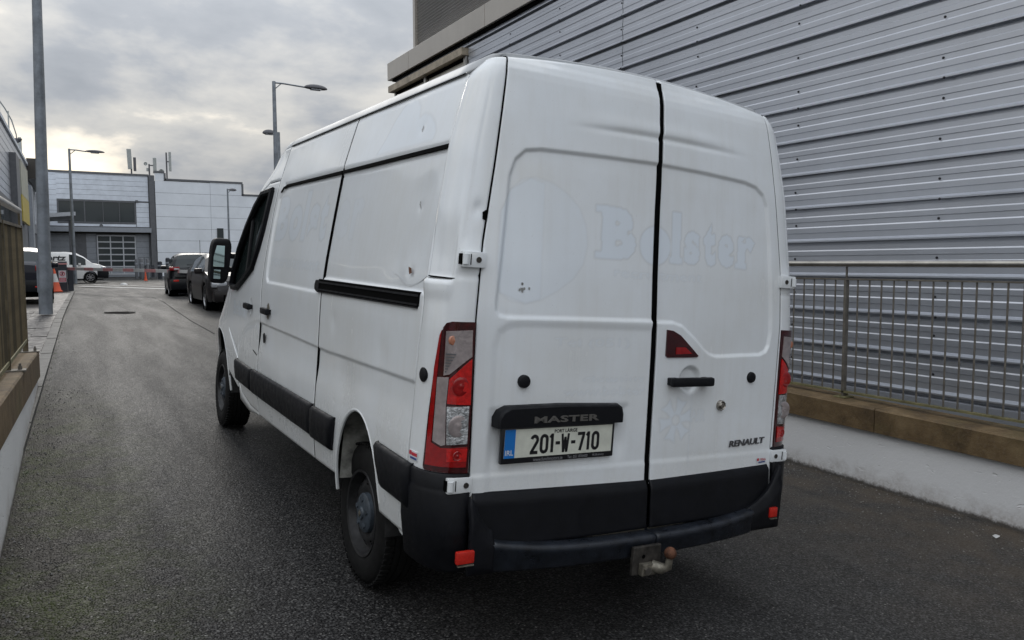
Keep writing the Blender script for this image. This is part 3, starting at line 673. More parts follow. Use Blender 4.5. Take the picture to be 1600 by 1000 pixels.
def door_disp(x, z, left):
    d = 0.011*sstep(0.008, -0.008, sdf(x, z, REC_L if left else REC_R))
    if left:
        d += 0.006*sstep(0.02, -0.02, sdf(x, z, LOW_L))
        d += 0.013*sstep(0.03, -0.03, sdf(x, z, [(-.735, .80), (-.10, .80), (-.10, 1.03), (-.735, 1.03)]))*sstep(0.79, 0.9, z)
    cr = 2.192-0.05*(x-.1)**2
    d += 0.007*np.exp(-((z-cr+0.006)/0.013)**2)*sstep(-0.50, -0.1, x)*sstep(0.62, 0.2, x)-0.004*np.exp(-((z-cr-0.025)/0.03)**2)*sstep(-0.50, -0.1, x)*sstep(0.62, 0.2, x)
    d += -0.004*sstep(0.80, 0.775, z)
    if not left:
        hx, hz = 0.252, 1.143; rr_ = np.hypot((x-hx)/0.062, (z-hz)/0.062); d += 0.022*sstep(1.08, 0.75, rr_)
    return d
def poly_mask(x, z, poly, soft=.004): return sstep(soft, -soft, sdf(x, z, poly))
PATCH = [(-.745, 1.80), (-.752, 1.70), (-.758, 1.60), (-.752, 1.53), (-.735, 1.49), (-.69, 1.462), (-.62, 1.452), (-.55, 1.468), (-.47, 1.51), (-.40, 1.56), (-.355, 1.62), (-.335, 1.70), (-.345, 1.78), (-.38, 1.85), (-.44, 1.90), (-.51, 1.935), (-.585, 1.95), (-.65, 1.935), (-.70, 1.89)]
PATCH2 = [(-.745, 1.80), (-.755, 1.60), (-.735, 1.49), (-.62, 1.452), (-.55, 1.47), (-.545, 1.93), (-.61, 1.945), (-.70, 1.89)]
def ring(cx, rx, cz, rz): return [(cx+rx*math.cos(math.pi*k/16), cz+rz*math.sin(math.pi*k/16)) for k in range(32)]
def serif(x0, x1, z): return [(x0, z), (x1, z), (x1, z+.03), (x0, z+.03)]
def ghost_door(x, z, left):
    m = np.zeros(x.shape); mx_ = lambda w, q: np.maximum(m, w*q)
    if left:
        m = mx_(.45, poly_mask(x, z, PATCH)); m = mx_(.85, poly_mask(x, z, PATCH2))
        m = mx_(1, text_mask(x, z, 'B', -.268, -.085, 1.652, 1.872, .07)); m = mx_(1, poly_mask(x, z, serif(-.300, -.20, 1.652))); m = mx_(1, poly_mask(x, z, serif(-.300, -.20, 1.842)))
        for tx, a, b, c_, d_ in (('Tel (051)', -.48, -.10, 1.278, 1.322), ('cleaning', -.33, .0, 1.135, 1.168), ('www.bolster', -.42, .0, 1.085, 1.118)): m = mx_(.4, text_mask(x, z, tx, a, b, c_, d_, .02))
    else:
        for ch, a, b, h in (('l', .112, .165, 1.880), ('s', .185, .282, 1.805), ('t', .300, .380, 1.850), ('e', .392, .500, 1.808), ('r', .520, .640, 1.808)):
            m = mx_(1, text_mask(x, z, ch, a, b, 1.655, h, .065))
        for a, b in ((.100, .178), (.505, .585)): m = mx_(1, poly_mask(x, z, serif(a, b, 1.655)))
        for k in range(6):
            t = math.pi*k/3+.2; c, s_ = math.cos(t), math.sin(t); q = [(.022, -.016), (.060, -.020), (.098, -.034), (.090, 0), (.098, .034), (.060, .020), (.022, .016)]
            m = mx_(.8, poly_mask(x, z, [(.182+u*c-v*s_, .965+u*s_+v*c) for u, v in q]))
        m = mx_(.5, text_mask(x, z, 'AIR', .27, .36, .955, 1.01, .02))
    m = mx_(1, poly_mask(x, z, ring(.02, .088, 1.725, .085)))
    return np.maximum(m, .4*text_mask(x, z, 'recruitment', -.20, .30, 1.580, 1.618, .02))
GTOP = [(1.10, 2.085), (1.02, 2.16), (.97, 2.24), (.90, 2.30), (.82, 2.318), (.74, 2.305), (.68, 2.265), (.655, 2.21), (.61, 2.225), (.53, 2.205), (.46, 2.165), (.42, 2.12), (.43, 2.085)]
def ghost_side(y, z, s):
    m = np.zeros(y.shape)
    if s > 0: return m
    for ch, a, b, z0, z1, w in (('B', 2.90, 2.60, 1.67, 1.975, .8), ('o', 2.56, 2.26, 1.665, 1.90, .8), ('l', 2.235, 2.14, 1.67, 1.98, .8), ('s', 2.10, 1.90, 1.67, 1.89, .8), ('t', 1.87, 1.72, 1.67, 1.94, .8), ('e', 1.55, 1.34, 1.68, 1.89, .35), ('r', 1.30, 1.14, 1.68, 1.89, .35)):
        m = np.maximum(m, w*text_mask(y, z, ch, a, b, z0, z1, .06))
    m = np.maximum(m, .5*text_mask(y, z, 'recruitment', 2.88, 1.72, 1.50, 1.565, .02))
    m = np.maximum(m, text_mask(y, z, 'Bolster', 4.03, 3.44, 1.07, 1.19, .04))
    return np.maximum(m, .7*poly_mask(y, z, GTOP))
def ztop(x): return 2.445-0.05*(np.abs(x)/0.72)**2.2
def make_door(left):
    nx, nz = (150, 330); P = np.zeros((nz+3, nx, 3)); X = np.zeros((nz+3, nx)); Z = np.zeros((nz+3, nx))
    u = np.linspace(0, 1, nx); z0 = ZD-0.02
    for i in range(nz):
        v = i/(nz-1)
        for it in range(3):
            if it == 0: z = np.full(nx, z0+(2.39-z0)*v)
            g = gapx(np.minimum(z, 2.40))-0.007; c = cgap(z)
            x = (-g+(c-0.013+g)*u) if left else (c+0.013+(g-c-0.013)*u)
            z = z0+(ztop(x)-z0)*v
        P[i] = door_pt(x, z); X[i] = x; Z[i] = z
    for k, (dy, dz) in enumerate(((0.010, 0.007), (0.028, 0.012), (0.06, 0.014))):
        P[nz+k] = P[nz-1]+np.array([0, dy, dz]); X[nz+k] = X[nz-1]; Z[nz+k] = Z[nz-1]+dz
    return grid_obj('rear_door', P, (0, -1, 0), M['paint'], van, disp=door_disp(X, Z, left), rim=0.009, mask=ghost_door(X, Z, left))
zs_ = np.linspace(.50, 2.43, 40)
MB().tube([(float(cgap(z)), float(door_pt(cgap(z), np.minimum(z, 2.41))[1])+.014, z) for z in zs_], .014, 6).build('door_rubber', M['dark'], van)
for s in (-1, 1):
    MB().tube([(s*(float(gapx(min(z, 2.4)))-.003), float(reary(min(z, 2.41)))+.016, z) for z in np.linspace(.72, 2.40, 40)], .012, 6).build('door_rubber', M['dark'], van)
dl = make_door(True); dr = make_door(False)
# black lower cladding of each door, with its bright seal
def door_trim(left, parent):
    n, mrows = 60, 16; u = np.linspace(0, 1, n); P = []
    xa, xb = (-0.815, 0.028) if left else (0.047, 0.800)
    x = xa+(xb-xa)*u
    out_ = (x-xa) if left else (xb-x)
    zb_ = np.where(out_ < 0.19, 0.505+0.075*(1-np.sqrt(np.clip(1-(1-out_/0.19)**2, 0, 1))), 0.505)
    zt_ = ZD+0.014*np.abs(x/0.8)
    for j in range(mrows):
        v = j/(mrows-1); z = zb_+(zt_-zb_)*v
        off = 0.018*min(1, (1-v)/0.16)+0.002
        P.append(door_pt(x, z)+np.array([0, -1, 0])*off)
    o = grid_obj('door_cladding', np.array(P), (0, -1, 0), M['plastic'], parent, rim=0.009)
    mb = MB(); pts = [(a, float(door_pt(a, b)[1])-0.004, b-0.006) for a, b in zip(x, zb_)]
    if left: pts = [(xa-0.004, pts[0][1], z) for z in np.linspace(0.715, 0.60, 6)]+pts
    mb.tube(pts, 0.0035, 6).build('door_seal', M['zinc'], parent, True)
door_trim(True, dl); door_trim(False, dr)

# side shells --------------------------------------------------------------
AR, ARZ = 0.335, 0.47           # rear arch half length, spring height
RA, FA = 1.024-0.13, 4.706      # visible centres of the arches
def zlow(y):
    y = np.asarray(y, float); z = np.interp(y, [0.2, 0.6, 1.04, 1.48, 3.13, 3.5, 4.2, 5.2], [0.50, 0.50, 0.506, 0.487, 0.428, 0.40, 0.38, 0.36])
    for c, a, top in ((0.882, 0.325, 0.885), (4.63, 0.50, 0.90)):
        t = np.clip(1-((y-c)/a)**2, 0, 1); z = np.where(np.abs(y-c) < a, np.maximum(z, 0.42+(top-0.42)*t**0.5), z)
    return z
def yfront(z): return 5.16
def sidew(y, z):
    # the nose narrows in plan ahead of the door
    w = halfw(z); y0 = np.interp(z, [.5, .95, 1.2, 1.34], [4.75, 4.5, 4.0, 3.7]); k = np.clip((y-y0)/(5.45-y0), 0, 1); return w-0.34*k**2.3
REC_Q = [(1.9, 2.025), (0.262, 2.028), (0.232, 1.53), (0.20, 1.47), (1.9, 1.47)]
REC_S = [(1.3, 2.03), (2.83, 2.03), (2.90, 2.01), (2.944, 1.96), (2.955, 1.74), (2.93, 1.46), (2.915, 1.41), (2.87, 1.385), (1.66, 1.388), (1.62, 1.40), (1.3, 1.40)]
def side_disp(y, z, s):
    d = 0.0*y
    zz = z-0.028*np.clip((1.4-y)/1.2, 0, 1); d += 0.010*sstep(1.098, 1.084, zz)*sstep(0.86, 1.02, zz)*sstep(3.25, 3.05, y)       # crease under the waist
    d += 0.011*sstep(0.010, -0.010, sdf(y, z, REC_S))*(y > 1.58)+0.011*sstep(0.010, -0.010, sdf(y, z, REC_Q))*(y < 1.58)
    d += 0.010*np.exp(-((z-2.042)/0.016)**2)*(y > 0.25)*(y < 2.86)
    if s < 0:   # dents on the side towards the camera
        t = (y-0.50)*0.62-(z-1.66)*0.22
        d += 0.006*np.exp(-((y-(0.50-0.55*(z-1.75)))/0.11)**2)*sstep(1.48, 1.6, z)*sstep(2.0, 1.85, z)
        d += -0.0015*np.exp(-((y-(0.34-0.5*(z-1.75)))/0.07)**2)*sstep(1.48, 1.6, z)*sstep(2.0, 1.85, z)
        d += 0.005*np.exp(-((y-0.405)**2+(z-1.55)**2)/0.0010)-0.006*np.exp(-((y-0.42)**2+(z-1.525)**2)/0.006)
        d += 0.002*np.exp(-((y-0.445)**2+(z-1.812)**2)/0.0007)+0.002*np.exp(-((y-0.585)**2+(z-2.156)**2)/0.0009)
        d += 0.002*np.sin(7*y+3*z)*np.exp(-((y-1.0)/0.6)**2)*sstep(1.15, 1.4, z)*0.6
        for (a, b, r, k) in ((1.32, 1.25, .05, .004), (0.62, 1.18, .07, .005), (1.1, 0.97, .12, .006), (2.2, 0.95, .2, .004), (2.6, 1.6, .2, .003)):
            d += k*np.exp(-((y-a)**2+(z-b)**2)/r**2)
    return d
def ysamples(y0, y1, step):
    ys = list(np.arange(y0, y1, step))+[y1]
    for c, a in ((0.882, 0.325), (4.63, 0.50)):
        for e in (-1, 1):
            for q in (0.9, 0.97, 0.993, 0.9995, 1.0005, 1.01): ys.append(c+e*a*q)
    return np.array(sorted(v for v in ys if y0 <= v <= y1))
def side_panel(name, y0, y1, s, z1=2.342, step=0.010, parent=None, y0f=None, z0=None, skip=None, m=None, **kw):
    ys = ysamples(y0, y1, step); zm = 0.96
    rows = []; nlow = 34; zs = np.arange(zm, z1+1e-6, 0.008)
    zl = zlow(ys) if z0 is None else np.full_like(ys, z0)
    for j in range(nlow): rows.append(zl+(zm-zl)*(j/nlow))
    for z in zs: rows.append(np.full_like(ys, z))
    Z = np.array(rows); Y = np.tile(ys, (len(rows), 1))
    if y0f is not None:
        Y = y0f(Z)+(Y-y0)*(y1-y0f(Z))/(y1-y0)
    P = np.stack([s*sidew(Y, Z), Y, Z], -1)
    return grid_obj(name, P, (s, 0, 0), m or M['paint'], parent or van, disp=side_disp(Y, Z, s), rim=0.009, skip=skip, mask=ghost_side(Y, Z, s), **kw)
def rear_pillar(s):
    ts = np.linspace(0, 1, 44); zs = np.concatenate([np.arange(0.50, 2.30, 0.015), np.linspace(2.30, 2.40, 12)]); T, Z = np.meshgrid(ts, zs)
    P = pillar_pt(T, Z, s)
    top = sstep(2.30, 2.42, Z)*0.03
    d = np.zeros_like(T)
    # long soft ridge down the corner; stepped seat below the upper hinge; crash dent beside the gap
    if s < 0:
        d += 0.008*np.exp(-((T-0.86)/0.10)**2-((Z-1.80)/0.028)**2)
        d += 0.020*sstep(0.62, 0.52, T)*sstep(1.528, 1.538, Z)*sstep(1.80, 1.60, Z)*sstep(-0.1, 0.15, T)
        d += -0.010*sstep(0.66, 0.5, T)*sstep(1.534, 1.526, Z)*sstep(1.44, 1.50, Z)
    d += 0.004*sstep(0.62, 0.72, T)*sstep(1.64, 1.70, Z)*sstep(2.38, 2.2, Z)
    d += 0.006*sstep(1.565, 1.555, Z)*sstep(1.54, 1.55, Z)*sstep(0.6, 0.7, T)
    d += top*(1-T)*0.4
    return grid_obj('corner_pillar', P, (s, -0.6, 0), M['paint'], van, disp=d, rim=0.009)
for s in (-1, 1):
    side_panel('rear_quarter_panel', 0.25, 1.570, s, y0f=lambda z: seamy(z)+0.003)
    rear_pillar(s)
    if s < 0: sl = side_panel('sliding_door', 1.592, 3.02, s, step=0.010)
    else: side_panel('side_panel', 1.587, 3.02, s, step=0.03)
for y_ in (1.581, 3.028):
    zz_ = np.linspace(.50, 2.33, 30); MB().tube([(-float(halfw(z))+.012, y_, z) for z in zz_], .0115, 6).build('door_rubber', M['dark'], van)
WIN = [(3.15, 2.03), (3.45, 2.02), (3.62, 1.93), (3.80, 1.78), (3.98, 1.60), (4.12, 1.42), (4.17, 1.31), (4.10, 1.285), (3.88, 1.29), (3.63, 1.37), (3.36, 1.47), (3.26, 1.60), (3.20, 1.75)]
def front_door(s):
    sk = lambda c: sdf(c[:, 1], c[:, 2], WIN) < 0.012
    def top(y): return np.interp(y, [3.0, 3.35, 3.6, 3.85, 4.1, 4.3], [2.09, 2.09, 2.01, 1.83, 1.58, 1.34])
    ys = np.unique(np.concatenate([np.arange(3.035, 4.22, 0.012), [4.22]])); rows = []
    zl = np.interp(ys, [3.0, 3.3, 3.62, 3.72, 3.76, 4.22], [0.45, 0.45, 0.50, 0.62, 0.80, 0.96]); zt_ = top(ys)
    for j in range(110): rows.append(zl+(zt_-zl)*j/109)
    Z = np.array(rows); Y = np.tile(ys, (110, 1))
    dd = side_disp(np.minimum(Y, 3.0), Z, 1)*0+0.006*np.exp(-(sdf(Y, Z, [(3.0, 0.3), (3.0, 1.085), (3.16, 1.075), (3.45, 1.02), (3.6, 0.95), (3.72, 0.84), (3.76, 0.75), (3.72, 0.3)])/0.012)**2)
    for hy in (3.37,): dd += 0.018*sstep(1.05, 0.7, np.hypot((Y-hy)/0.045, (Z-1.178)/0.056))
    o = grid_obj('front_door', np.stack([s*sidew(Y, Z), Y, Z], -1), (s, 0, 0), M['paint'], van, disp=dd, rim=0.009, skip=sk, mask=ghost_side(Y, Z, s))
    y = np.array([p[0] for p in WIN]); z = np.array([p[1] for p in WIN])
    pts = [(s*(float(sidew(a, b))+0.001), a, b) for a, b in WIN+WIN[:1]]
    MB().tube(pts, 0.024, 6).build('window_seal', M['plastic'], o, True)
    MB().add([(s*(float(sidew(a, b))-0.014), a, b) for a, b in WIN], [tuple(range(len(WIN)))]).build('door_window', M['glass'], o)
    # black mirror sail and the divider of the quarter light
    S_ = [(3.90, 1.70), (4.02, 1.68), (4.20, 1.56), (4.25, 1.32), (4.17, 1.22), (4.10, 1.245), (3.88, 1.285), (3.62, 1.372), (3.38, 1.465), (3.32, 1.54), (3.6, 1.52), (3.78, 1.56)]
    FT = [(4.22, 1.52), (4.02, 1.76), (3.86, 1.90), (3.64, 2.03), (3.42, 2.075), (3.42, 2.03), (3.61, 1.95), (3.79, 1.80), (3.97, 1.62), (4.10, 1.44)]
    MB().prism(FT, 0.024, 'x', 0.0).build('window_frame_trim', M['dark'], o)
    for v in o.children[-1].data.vertices: v.co.x = s*(float(sidew(v.co.y, v.co.z))-0.012+v.co.x)
    MB().prism([(a, b) for a, b in S_], 0.060, 'x', 0.0).build('mirror_sail', M['plastic'], o)
    q = o.children[-1]
    for v in q.data.vertices: v.co.x = s*(float(sidew(v.co.y, v.co.z))-0.004+v.co.x*1.0)
    MB().tube([(s*(float(sidew(3.66, b))-0.008), a, b) for a, b in ((3.62, 1.40), (3.72, 1.86))], 0.014, 6).build('window_divider', M['plastic'], o)
    return o
fdl = front_door(-1); fdr = front_door(1)
for s in (-1, 1):   # front wing, bent round the nose
    ys = ysamples(4.235, 5.37, 0.03); ys = np.concatenate([np.arange(3.755, 4.23, 0.03), ys]); rows = []
    zt_ = np.interp(ys, [3.75, 4.2, 4.25, 4.83, 5.0, 5.2, 5.36], [0.74, 0.94, 1.30, 1.262, 1.172, 1.062, 0.962]); zl = np.minimum(zlow(ys), zt_-0.03); zl = np.where(ys < 4.14, np.minimum(np.interp(ys, [3.7, 4.14], [0.50, 0.60]), zt_-0.03), zl)
    for j in range(40): rows.append(zl+(zt_-zl)*j/39)
    Z = np.array(rows); Y = np.tile(ys, (40, 1))
    grid_obj('front_wing', np.stack([s*(sidew(Y, Z)+0.0), Y, Z], -1), (s, 0, 0), M['paint'], van, rim=0.02)
    # sill under the front door
    ys = np.arange(3.03, 3.76, 0.05); Z = np.array([np.interp(ys, [3.0, 3.4, 3.76], [0.43, 0.385, 0.42])+0*ys, np.interp(ys, [3.0, 3.3, 3.6, 3.76], [0.445, 0.445, 0.49, 0.56])])
    grid_obj('sill', np.stack([s*(sidew(np.tile(ys, (2, 1)), Z)-0.004), np.tile(ys, (2, 1)), Z], -1), (s, 0, 0), M['paint'], van, rim=0.009)
# roof, cab roof, windscreen, bonnet, nose
_ea = np.array([1, .993, .986, .977, .966, .953, .938, .90, .82, .68, .5, .25]); UR = np.concatenate([-_ea, [0], _ea[::-1]])
def roofrow(y, zs_, z1, w0, n=25, sh=.05):
    a = np.abs(UR); h = z1-zs_; s_ = min(sh, h*.45)
    z = zs_+s_*np.clip(1-np.clip((a-.935)/.065, 0, 1)**2, 0, 1)+(h-s_)*(1-a**2.2)
    return np.stack([w0*UR, np.full(25, y), z], -1)
rows = [roofrow(y, 2.338+0.0*y, 2.338+0.140, 0.827) for y in np.linspace(0.27, 3.02, 30)]
rows = [roofrow(0.215, 2.395, 2.462, 0.735), roofrow(0.235, 2.362, 2.474, 0.79)]+rows
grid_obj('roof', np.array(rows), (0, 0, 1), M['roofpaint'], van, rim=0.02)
for s in (-1, 1):   # thin roof seam cover
    MB().tube([(s*0.8275, y, 2.3375) for y in np.linspace(0.29, 3.0, 8)], 0.0025, 6).build('roof_seam', M['dark'], van)
def strip_rows(tab, n=25):
    return np.array([roofrow(y, zs_, z1, w) for (y, zs_, z1, w) in tab])
CABR = [(3.03, 2.335, 2.486, .823), (3.2, 2.335, 2.47, .82), (3.45, 2.29, 2.415, .805), (3.7, 2.20, 2.32, .79), (3.9, 2.12, 2.225, .785), (4.02, 2.06, 2.16, .785)]
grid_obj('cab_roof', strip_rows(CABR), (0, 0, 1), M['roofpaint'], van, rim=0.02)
WS = [(4.03, 2.05, 2.15, .785), (4.25, 1.86, 1.95, .82), (4.5, 1.62, 1.70, .86), (4.75, 1.36, 1.43, .885), (4.82, 1.29, 1.35, .885)]
grid_obj('windscreen', strip_rows(WS), (0, 0.5, 0.8), M['glass'], van, rim=0.01)
HD = [(4.83, 1.26, 1.345, .88), (5.0, 1.17, 1.28, .85), (5.2, 1.06, 1.18, .78), (5.36, .96, 1.06, .68), (5.40, .80, .90, .66)]
grid_obj('bonnet', strip_rows(HD), (0, 0.5, 0.8), M['paint'], van, rim=0.01)
for s in (-1, 1):   # cab side above the front door up to the cab roof, and A-pillar
    ys = np.arange(3.03, 4.04, 0.04); zt_ = np.interp(ys, [3.0, 3.2, 3.45, 3.7, 3.9, 4.04], [2.335, 2.335, 2.29, 2.20, 2.12, 2.05]); zl = np.interp(ys, [3.0, 3.35, 3.6, 3.85, 4.1], [2.10, 2.10, 2.02, 1.84, 1.59])
    Z = np.array([zl+(zt_-zl)*j/14 for j in range(15)]); Y = np.tile(ys, (15, 1)); X = sidew(Y, Z)
    wt = np.interp(ys, [3.0, 3.2, 3.45, 3.7, 3.9, 4.04], [.823, .82, .805, .79, .785, .785]); k = (np.arange(15)/14)[:, None]**2
    grid_obj('cab_side', np.stack([s*(X*(1-k)+wt*k), Y, Z], -1), (s, 0, 0), M['paint'], van, rim=0.02)
    ys = np.arange(4.03, 4.86, 0.04); zt_ = np.interp(ys, [4.03, 4.25, 4.5, 4.75, 4.86], [2.05, 1.86, 1.62, 1.36, 1.27]); zl = np.interp(ys, [4.0, 4.22, 4.3, 4.86], [1.67, 1.43, 1.30, 1.22])
    zl = np.minimum(zl, zt_-0.02); Z = np.array([zl+(zt_-zl)*j/5 for j in range(6)]); Y = np.tile(ys, (6, 1)); X = sidew(Y, Z); wt = np.interp(ys, [4.03, 4.25, 4.5, 4.86], [.785, .82, .86, .885]); k = (np.arange(6)/5)[:, None]
    grid_obj('windscreen_pillar', np.stack([s*(X*(1-k)+wt*k), Y, Z], -1), (s, 0, 0), M['plastic'], van, rim=0.02)
for s in (-1, 1):
    pts = [(4.98, 1.10), (5.30, .98), (5.35, .80), (5.18, .78), (5.0, .92)]
    MB().add([(s*(float(sidew(np.float64(a), np.float64(b)))+.006), a, b) for a, b in pts], [(0, 1, 2, 3, 4)]).build('headlight', M['clear2'], van)
MB().box(-.66, .66, 5.10, 5.37, .78, .97, bev=.03).build('front_grille', M['plastic'], van)
fb = MB(); fb.box(-0.80, 0.80, 5.05, 5.42, 0.30, 0.80, bev=0.09); fb.build('front_bumper', M['plastic'], van, True)
# dark core behind all gaps, underbody, axle
mb = MB(); zz_ = [0.5, 0.8, 1.34, 1.8, 2.04, 2.2, 2.30]
for y0, y1 in ((0.13, 3.05),):
    vs = []
    for y in (y0, 1.0, y1):
        for s in (-1, 1):
            for z in (zz_ if s < 0 else zz_[::-1]):
                sh = 0.10*(z-1.4) if y == y0 and z > 1.4 else 0
                vs.append((s*((float(halfw(z)) if y > 0.5 else float(gapx(z)))-0.055), y+sh, z))
    k = 14
    fs = [tuple(range(k)), tuple(2*k+i for i in range(k))]
    for r in range(2):
        for i in range(k): a, b = r*k+i, r*k+(i+1) % k; fs.append((a, b, b+k, a+k))
    mb.add(vs, fs)
co = mb.build('inner_body', M['dark'], van)
# the wheel boxes need a recess, so the lower core is narrow
for v in co.data.vertices:
    if v.co.z < 0.95 and v.co.y > 0.5: v.co.x *= 0.70
MB().box(-0.62, 0.62, 0.25, 5.0, 0.30, 0.52).box(-0.5, 0.5, 0.12, 0.4, 0.36, 0.5).build('underbody', M['dark'], van)
MB().tube([(-0.75, 1.024, 0.345), (0.75, 1.024, 0.345)], 0.055, 10).build('rear_axle', M['steel_black'], van)
for s in (-1, 1):   # arch liners
    for c, a, top, m_ in ((0.93, 0.40, 0.895, 'arch'), (4.66, 0.53, 0.92, 'arch')):
        mb = MB(); n = 18; vs = []; fs = []
        for i in range(n+1):
            t = math.pi*i/n
            for x in (float(sidew(np.float64(c+math.cos(t)*a), np.float64(.8)))-.03, 0.62): vs.append((s*x, c+math.cos(t)*a, 0.40+math.sin(t)*(top-0.40)))
        for i in range(n): fs.append((2*i, 2*i+1, 2*i+3, 2*i+2))
        vs += [(s*0.62, c+math.cos(math.pi*i/n)*a, 0.40+math.sin(math.pi*i/n)*(top-0.40)) for i in range(n+1)]; b = 2*(n+1); fs.append(tuple(range(b, b+n+1)))
        mb.add(vs, fs).build('arch_liner', M[m_], van)
    if s < 0:
        MB().add([(s*0.955, 1.19, 0.48), (s*0.955, 1.16, 0.74), (s*0.955, 1.05, 0.86), (s*0.80, 1.06, 0.84), (s*0.80, 1.15, 0.72), (s*0.80, 1.17, 0.48)], [(0, 1, 4, 5), (1, 2, 3, 4)]).build('arch_splash_plate', M['archwhite'], van)
    # arch lips
    for c, a, top in ((0.882, 0.325, 0.885), (4.63, 0.50, 0.90)):
        pts = []
        for i in range(25):
            t = math.pi*i/24; y = c+a*math.cos(t)*0.995; z = 0.42+(top-0.42)*math.sin(t)
            if z < 0.50 and c < 2 and y < c: continue
            pts.append((s*(float(sidew(np.float64(y), np.float64(z)))-0.006), y, z))
        MB().tube(pts, 0.009, 6).build('arch_lip', M['paint'], van, True)

# wheels -------------------------------------------------------------------
def wheel(x, y, s, steer=0.0):
    w = empty('wheel', (x, y, 0.345), steer); w.parent = van
    R, hw = 0.341, 0.106
    prof = [(-hw+.012, .205), (-hw, .225), (-hw-.004, .27), (-hw+.004, .31), (-hw+.022, .334), (-hw+.036, .341)]
    for g in (-.055, -.02, .02, .055): prof += [(g-.006, R), (g-.004, R-.008), (g+.004, R-.008), (g+.006, R)]
    prof += [(hw-.036, .341), (hw-.022, .334), (hw-.004, .31), (hw+.004, .27), (hw, .225), (hw-.012, .205)]
    ty = MB().lathe(prof, 56).build('tyre', M['rubber'], w, True, 50)
    mb = MB(); bm_ = MB()
    for k in range(64):        # shoulder blocks
        a = 2*math.pi*k/64
        for sd in (-1, 1):
            q = MB().box(sd*(hw-.030)-.022, sd*(hw-.030)+.022, -.010, .010, .334, .3445).v
            bm_.add([(vx, vy*math.cos(a)-vz*math.sin(a), vy*math.sin(a)+vz*math.cos(a)) for vx, vy, vz in q], [(0, 2, 3, 1), (4, 5, 7, 6), (0, 1, 5, 4), (2, 6, 7, 3), (0, 4, 6, 2), (1, 3, 7, 5)])
    bm_.build('tread_block', M['rubber'], ty, kind='stuff')
    o = s  # outward
    rim = MB().lathe([(o*.095, .212), (o*.104, .208), (o*.100, .198), (o*.06, .190), (o*.045, .183), (o*.055, .168), (o*.072, .150), (o*.076, .120), (o*.062, .095), (o*.060, .0)], 48).build('rim', M['steel_black'], w, True, 50)
    hm = MB()
    for k in range(10):
        a = 2*math.pi*(k+.5)/10
        pts = []
        for j in range(10):
            b = 2*math.pi*j/10; rr2 = .152+.013*math.cos(b); aa = a+.105*math.sin(b)
            pts.append((o*(.0745-.55*abs(rr2-.14)+.002), rr2*math.cos(aa), rr2*math.sin(aa)))
        hm.add(pts, [tuple(range(10))])
    hm.build('rim_hole', M['dark'], rim)
    cap = MB().lathe([(o*.062, .098), (o*.085, .096), (o*.093, .085), (o*.098, .055), (o*.098, .032), (o*.106, .028), (o*.106, .0)], 32).build('hub_cover', M['hubcap'], w, True, 40)
    for k in range(5):
        a = 2*math.pi*k/5+.3
        MB().lathe([(o*.088, .016), (o*.103, .013), (o*.103, 0)], 6, 'x', (0, .066*math.cos(a), .066*math.sin(a))).build('wheel_nut', M['hubcap'], cap)
    MB().prism([(0, -.018), (-.012, 0), (0, .018), (.012, 0)], o*.004, 'x', o*.106).build('hub_badge', M['zinc'], cap)
    return w
wheel(-.792, 1.024, -1); wheel(.792, 1.024, 1); wheel(-.835, 4.706, -1); wheel(.835, 4.706, 1)

# tail lights ---------------------------------------------------------------
LAMP = [(0.52, 1.352), (0.57, 1.368), (0.66, 1.374), (0.995, 1.376), (0.985, 0.804), (0.55, 0.806), (0.36, 0.806), (0.336, 0.818), (0.361, 1.014), (0.415, 1.221)]
def patch(name, poly, off, m, parent, s, n=(22, 60), edge=0.004):
    """polygon in (t, z) on the corner pillar, raised by off, built as a clipped grid"""
    bm = bmesh.new(); bm.faces.new([bm.verts.new((t, z, 0)) for t, z in poly])
    t0, t1 = min(p[0] for p in poly), max(p[0] for p in poly); z0, z1 = min(p[1] for p in poly), max(p[1] for p in poly)
    for k in range(1, n[0]):
        c = t0+(t1-t0)*k/n[0]; bmesh.ops.bisect_plane(bm, geom=bm.verts[:]+bm.edges[:]+bm.faces[:], plane_co=(c, 0, 0), plane_no=(1, 0, 0))
    for k in range(1, 14):
        c = z0+(z1-z0)*k/14; bmesh.ops.bisect_plane(bm, geom=bm.verts[:]+bm.edges[:]+bm.faces[:], plane_co=(0, c, 0), plane_no=(0, 1, 0))
    r = bmesh.ops.extrude_face_region(bm, geom=bm.faces[:]); up = {g for g in r['geom'] if isinstance(g, bmesh.types.BMVert)}
    bm.verts.index_update(); co_ = np.array([v.co[:2] for v in bm.verts]); isup = np.array([v in up for v in bm.verts])
    T, Z = co_[:, 0], co_[:, 1]; P = pillar_pt(T, Z, s); e = 1e-3
    a = pillar_pt(np.minimum(T+e, 1), Z, s)-pillar_pt(np.maximum(T-e, 0), Z, s); b = pillar_pt(T, Z+e, s)-pillar_pt(T, Z-e, s)
    N = np.cross(a, b); N /= np.maximum(np.linalg.norm(N, axis=1, keepdims=True), 1e-12); sg = np.where((N*np.array([s, -1, 0])).sum(1) < 0, -1, 1)[:, None]; N = N*sg
    Q = P+N*np.where(isup, off, off-0.02)[:, None]
    for v, q in zip(bm.verts, Q): v.co = q
    bmesh.ops.recalc_face_normals(bm, faces=bm.faces)
    me = D.meshes.new(name); bm.to_mesh(me); bm.free()
    return add_obj(name, me, m, parent, True, angle=35)
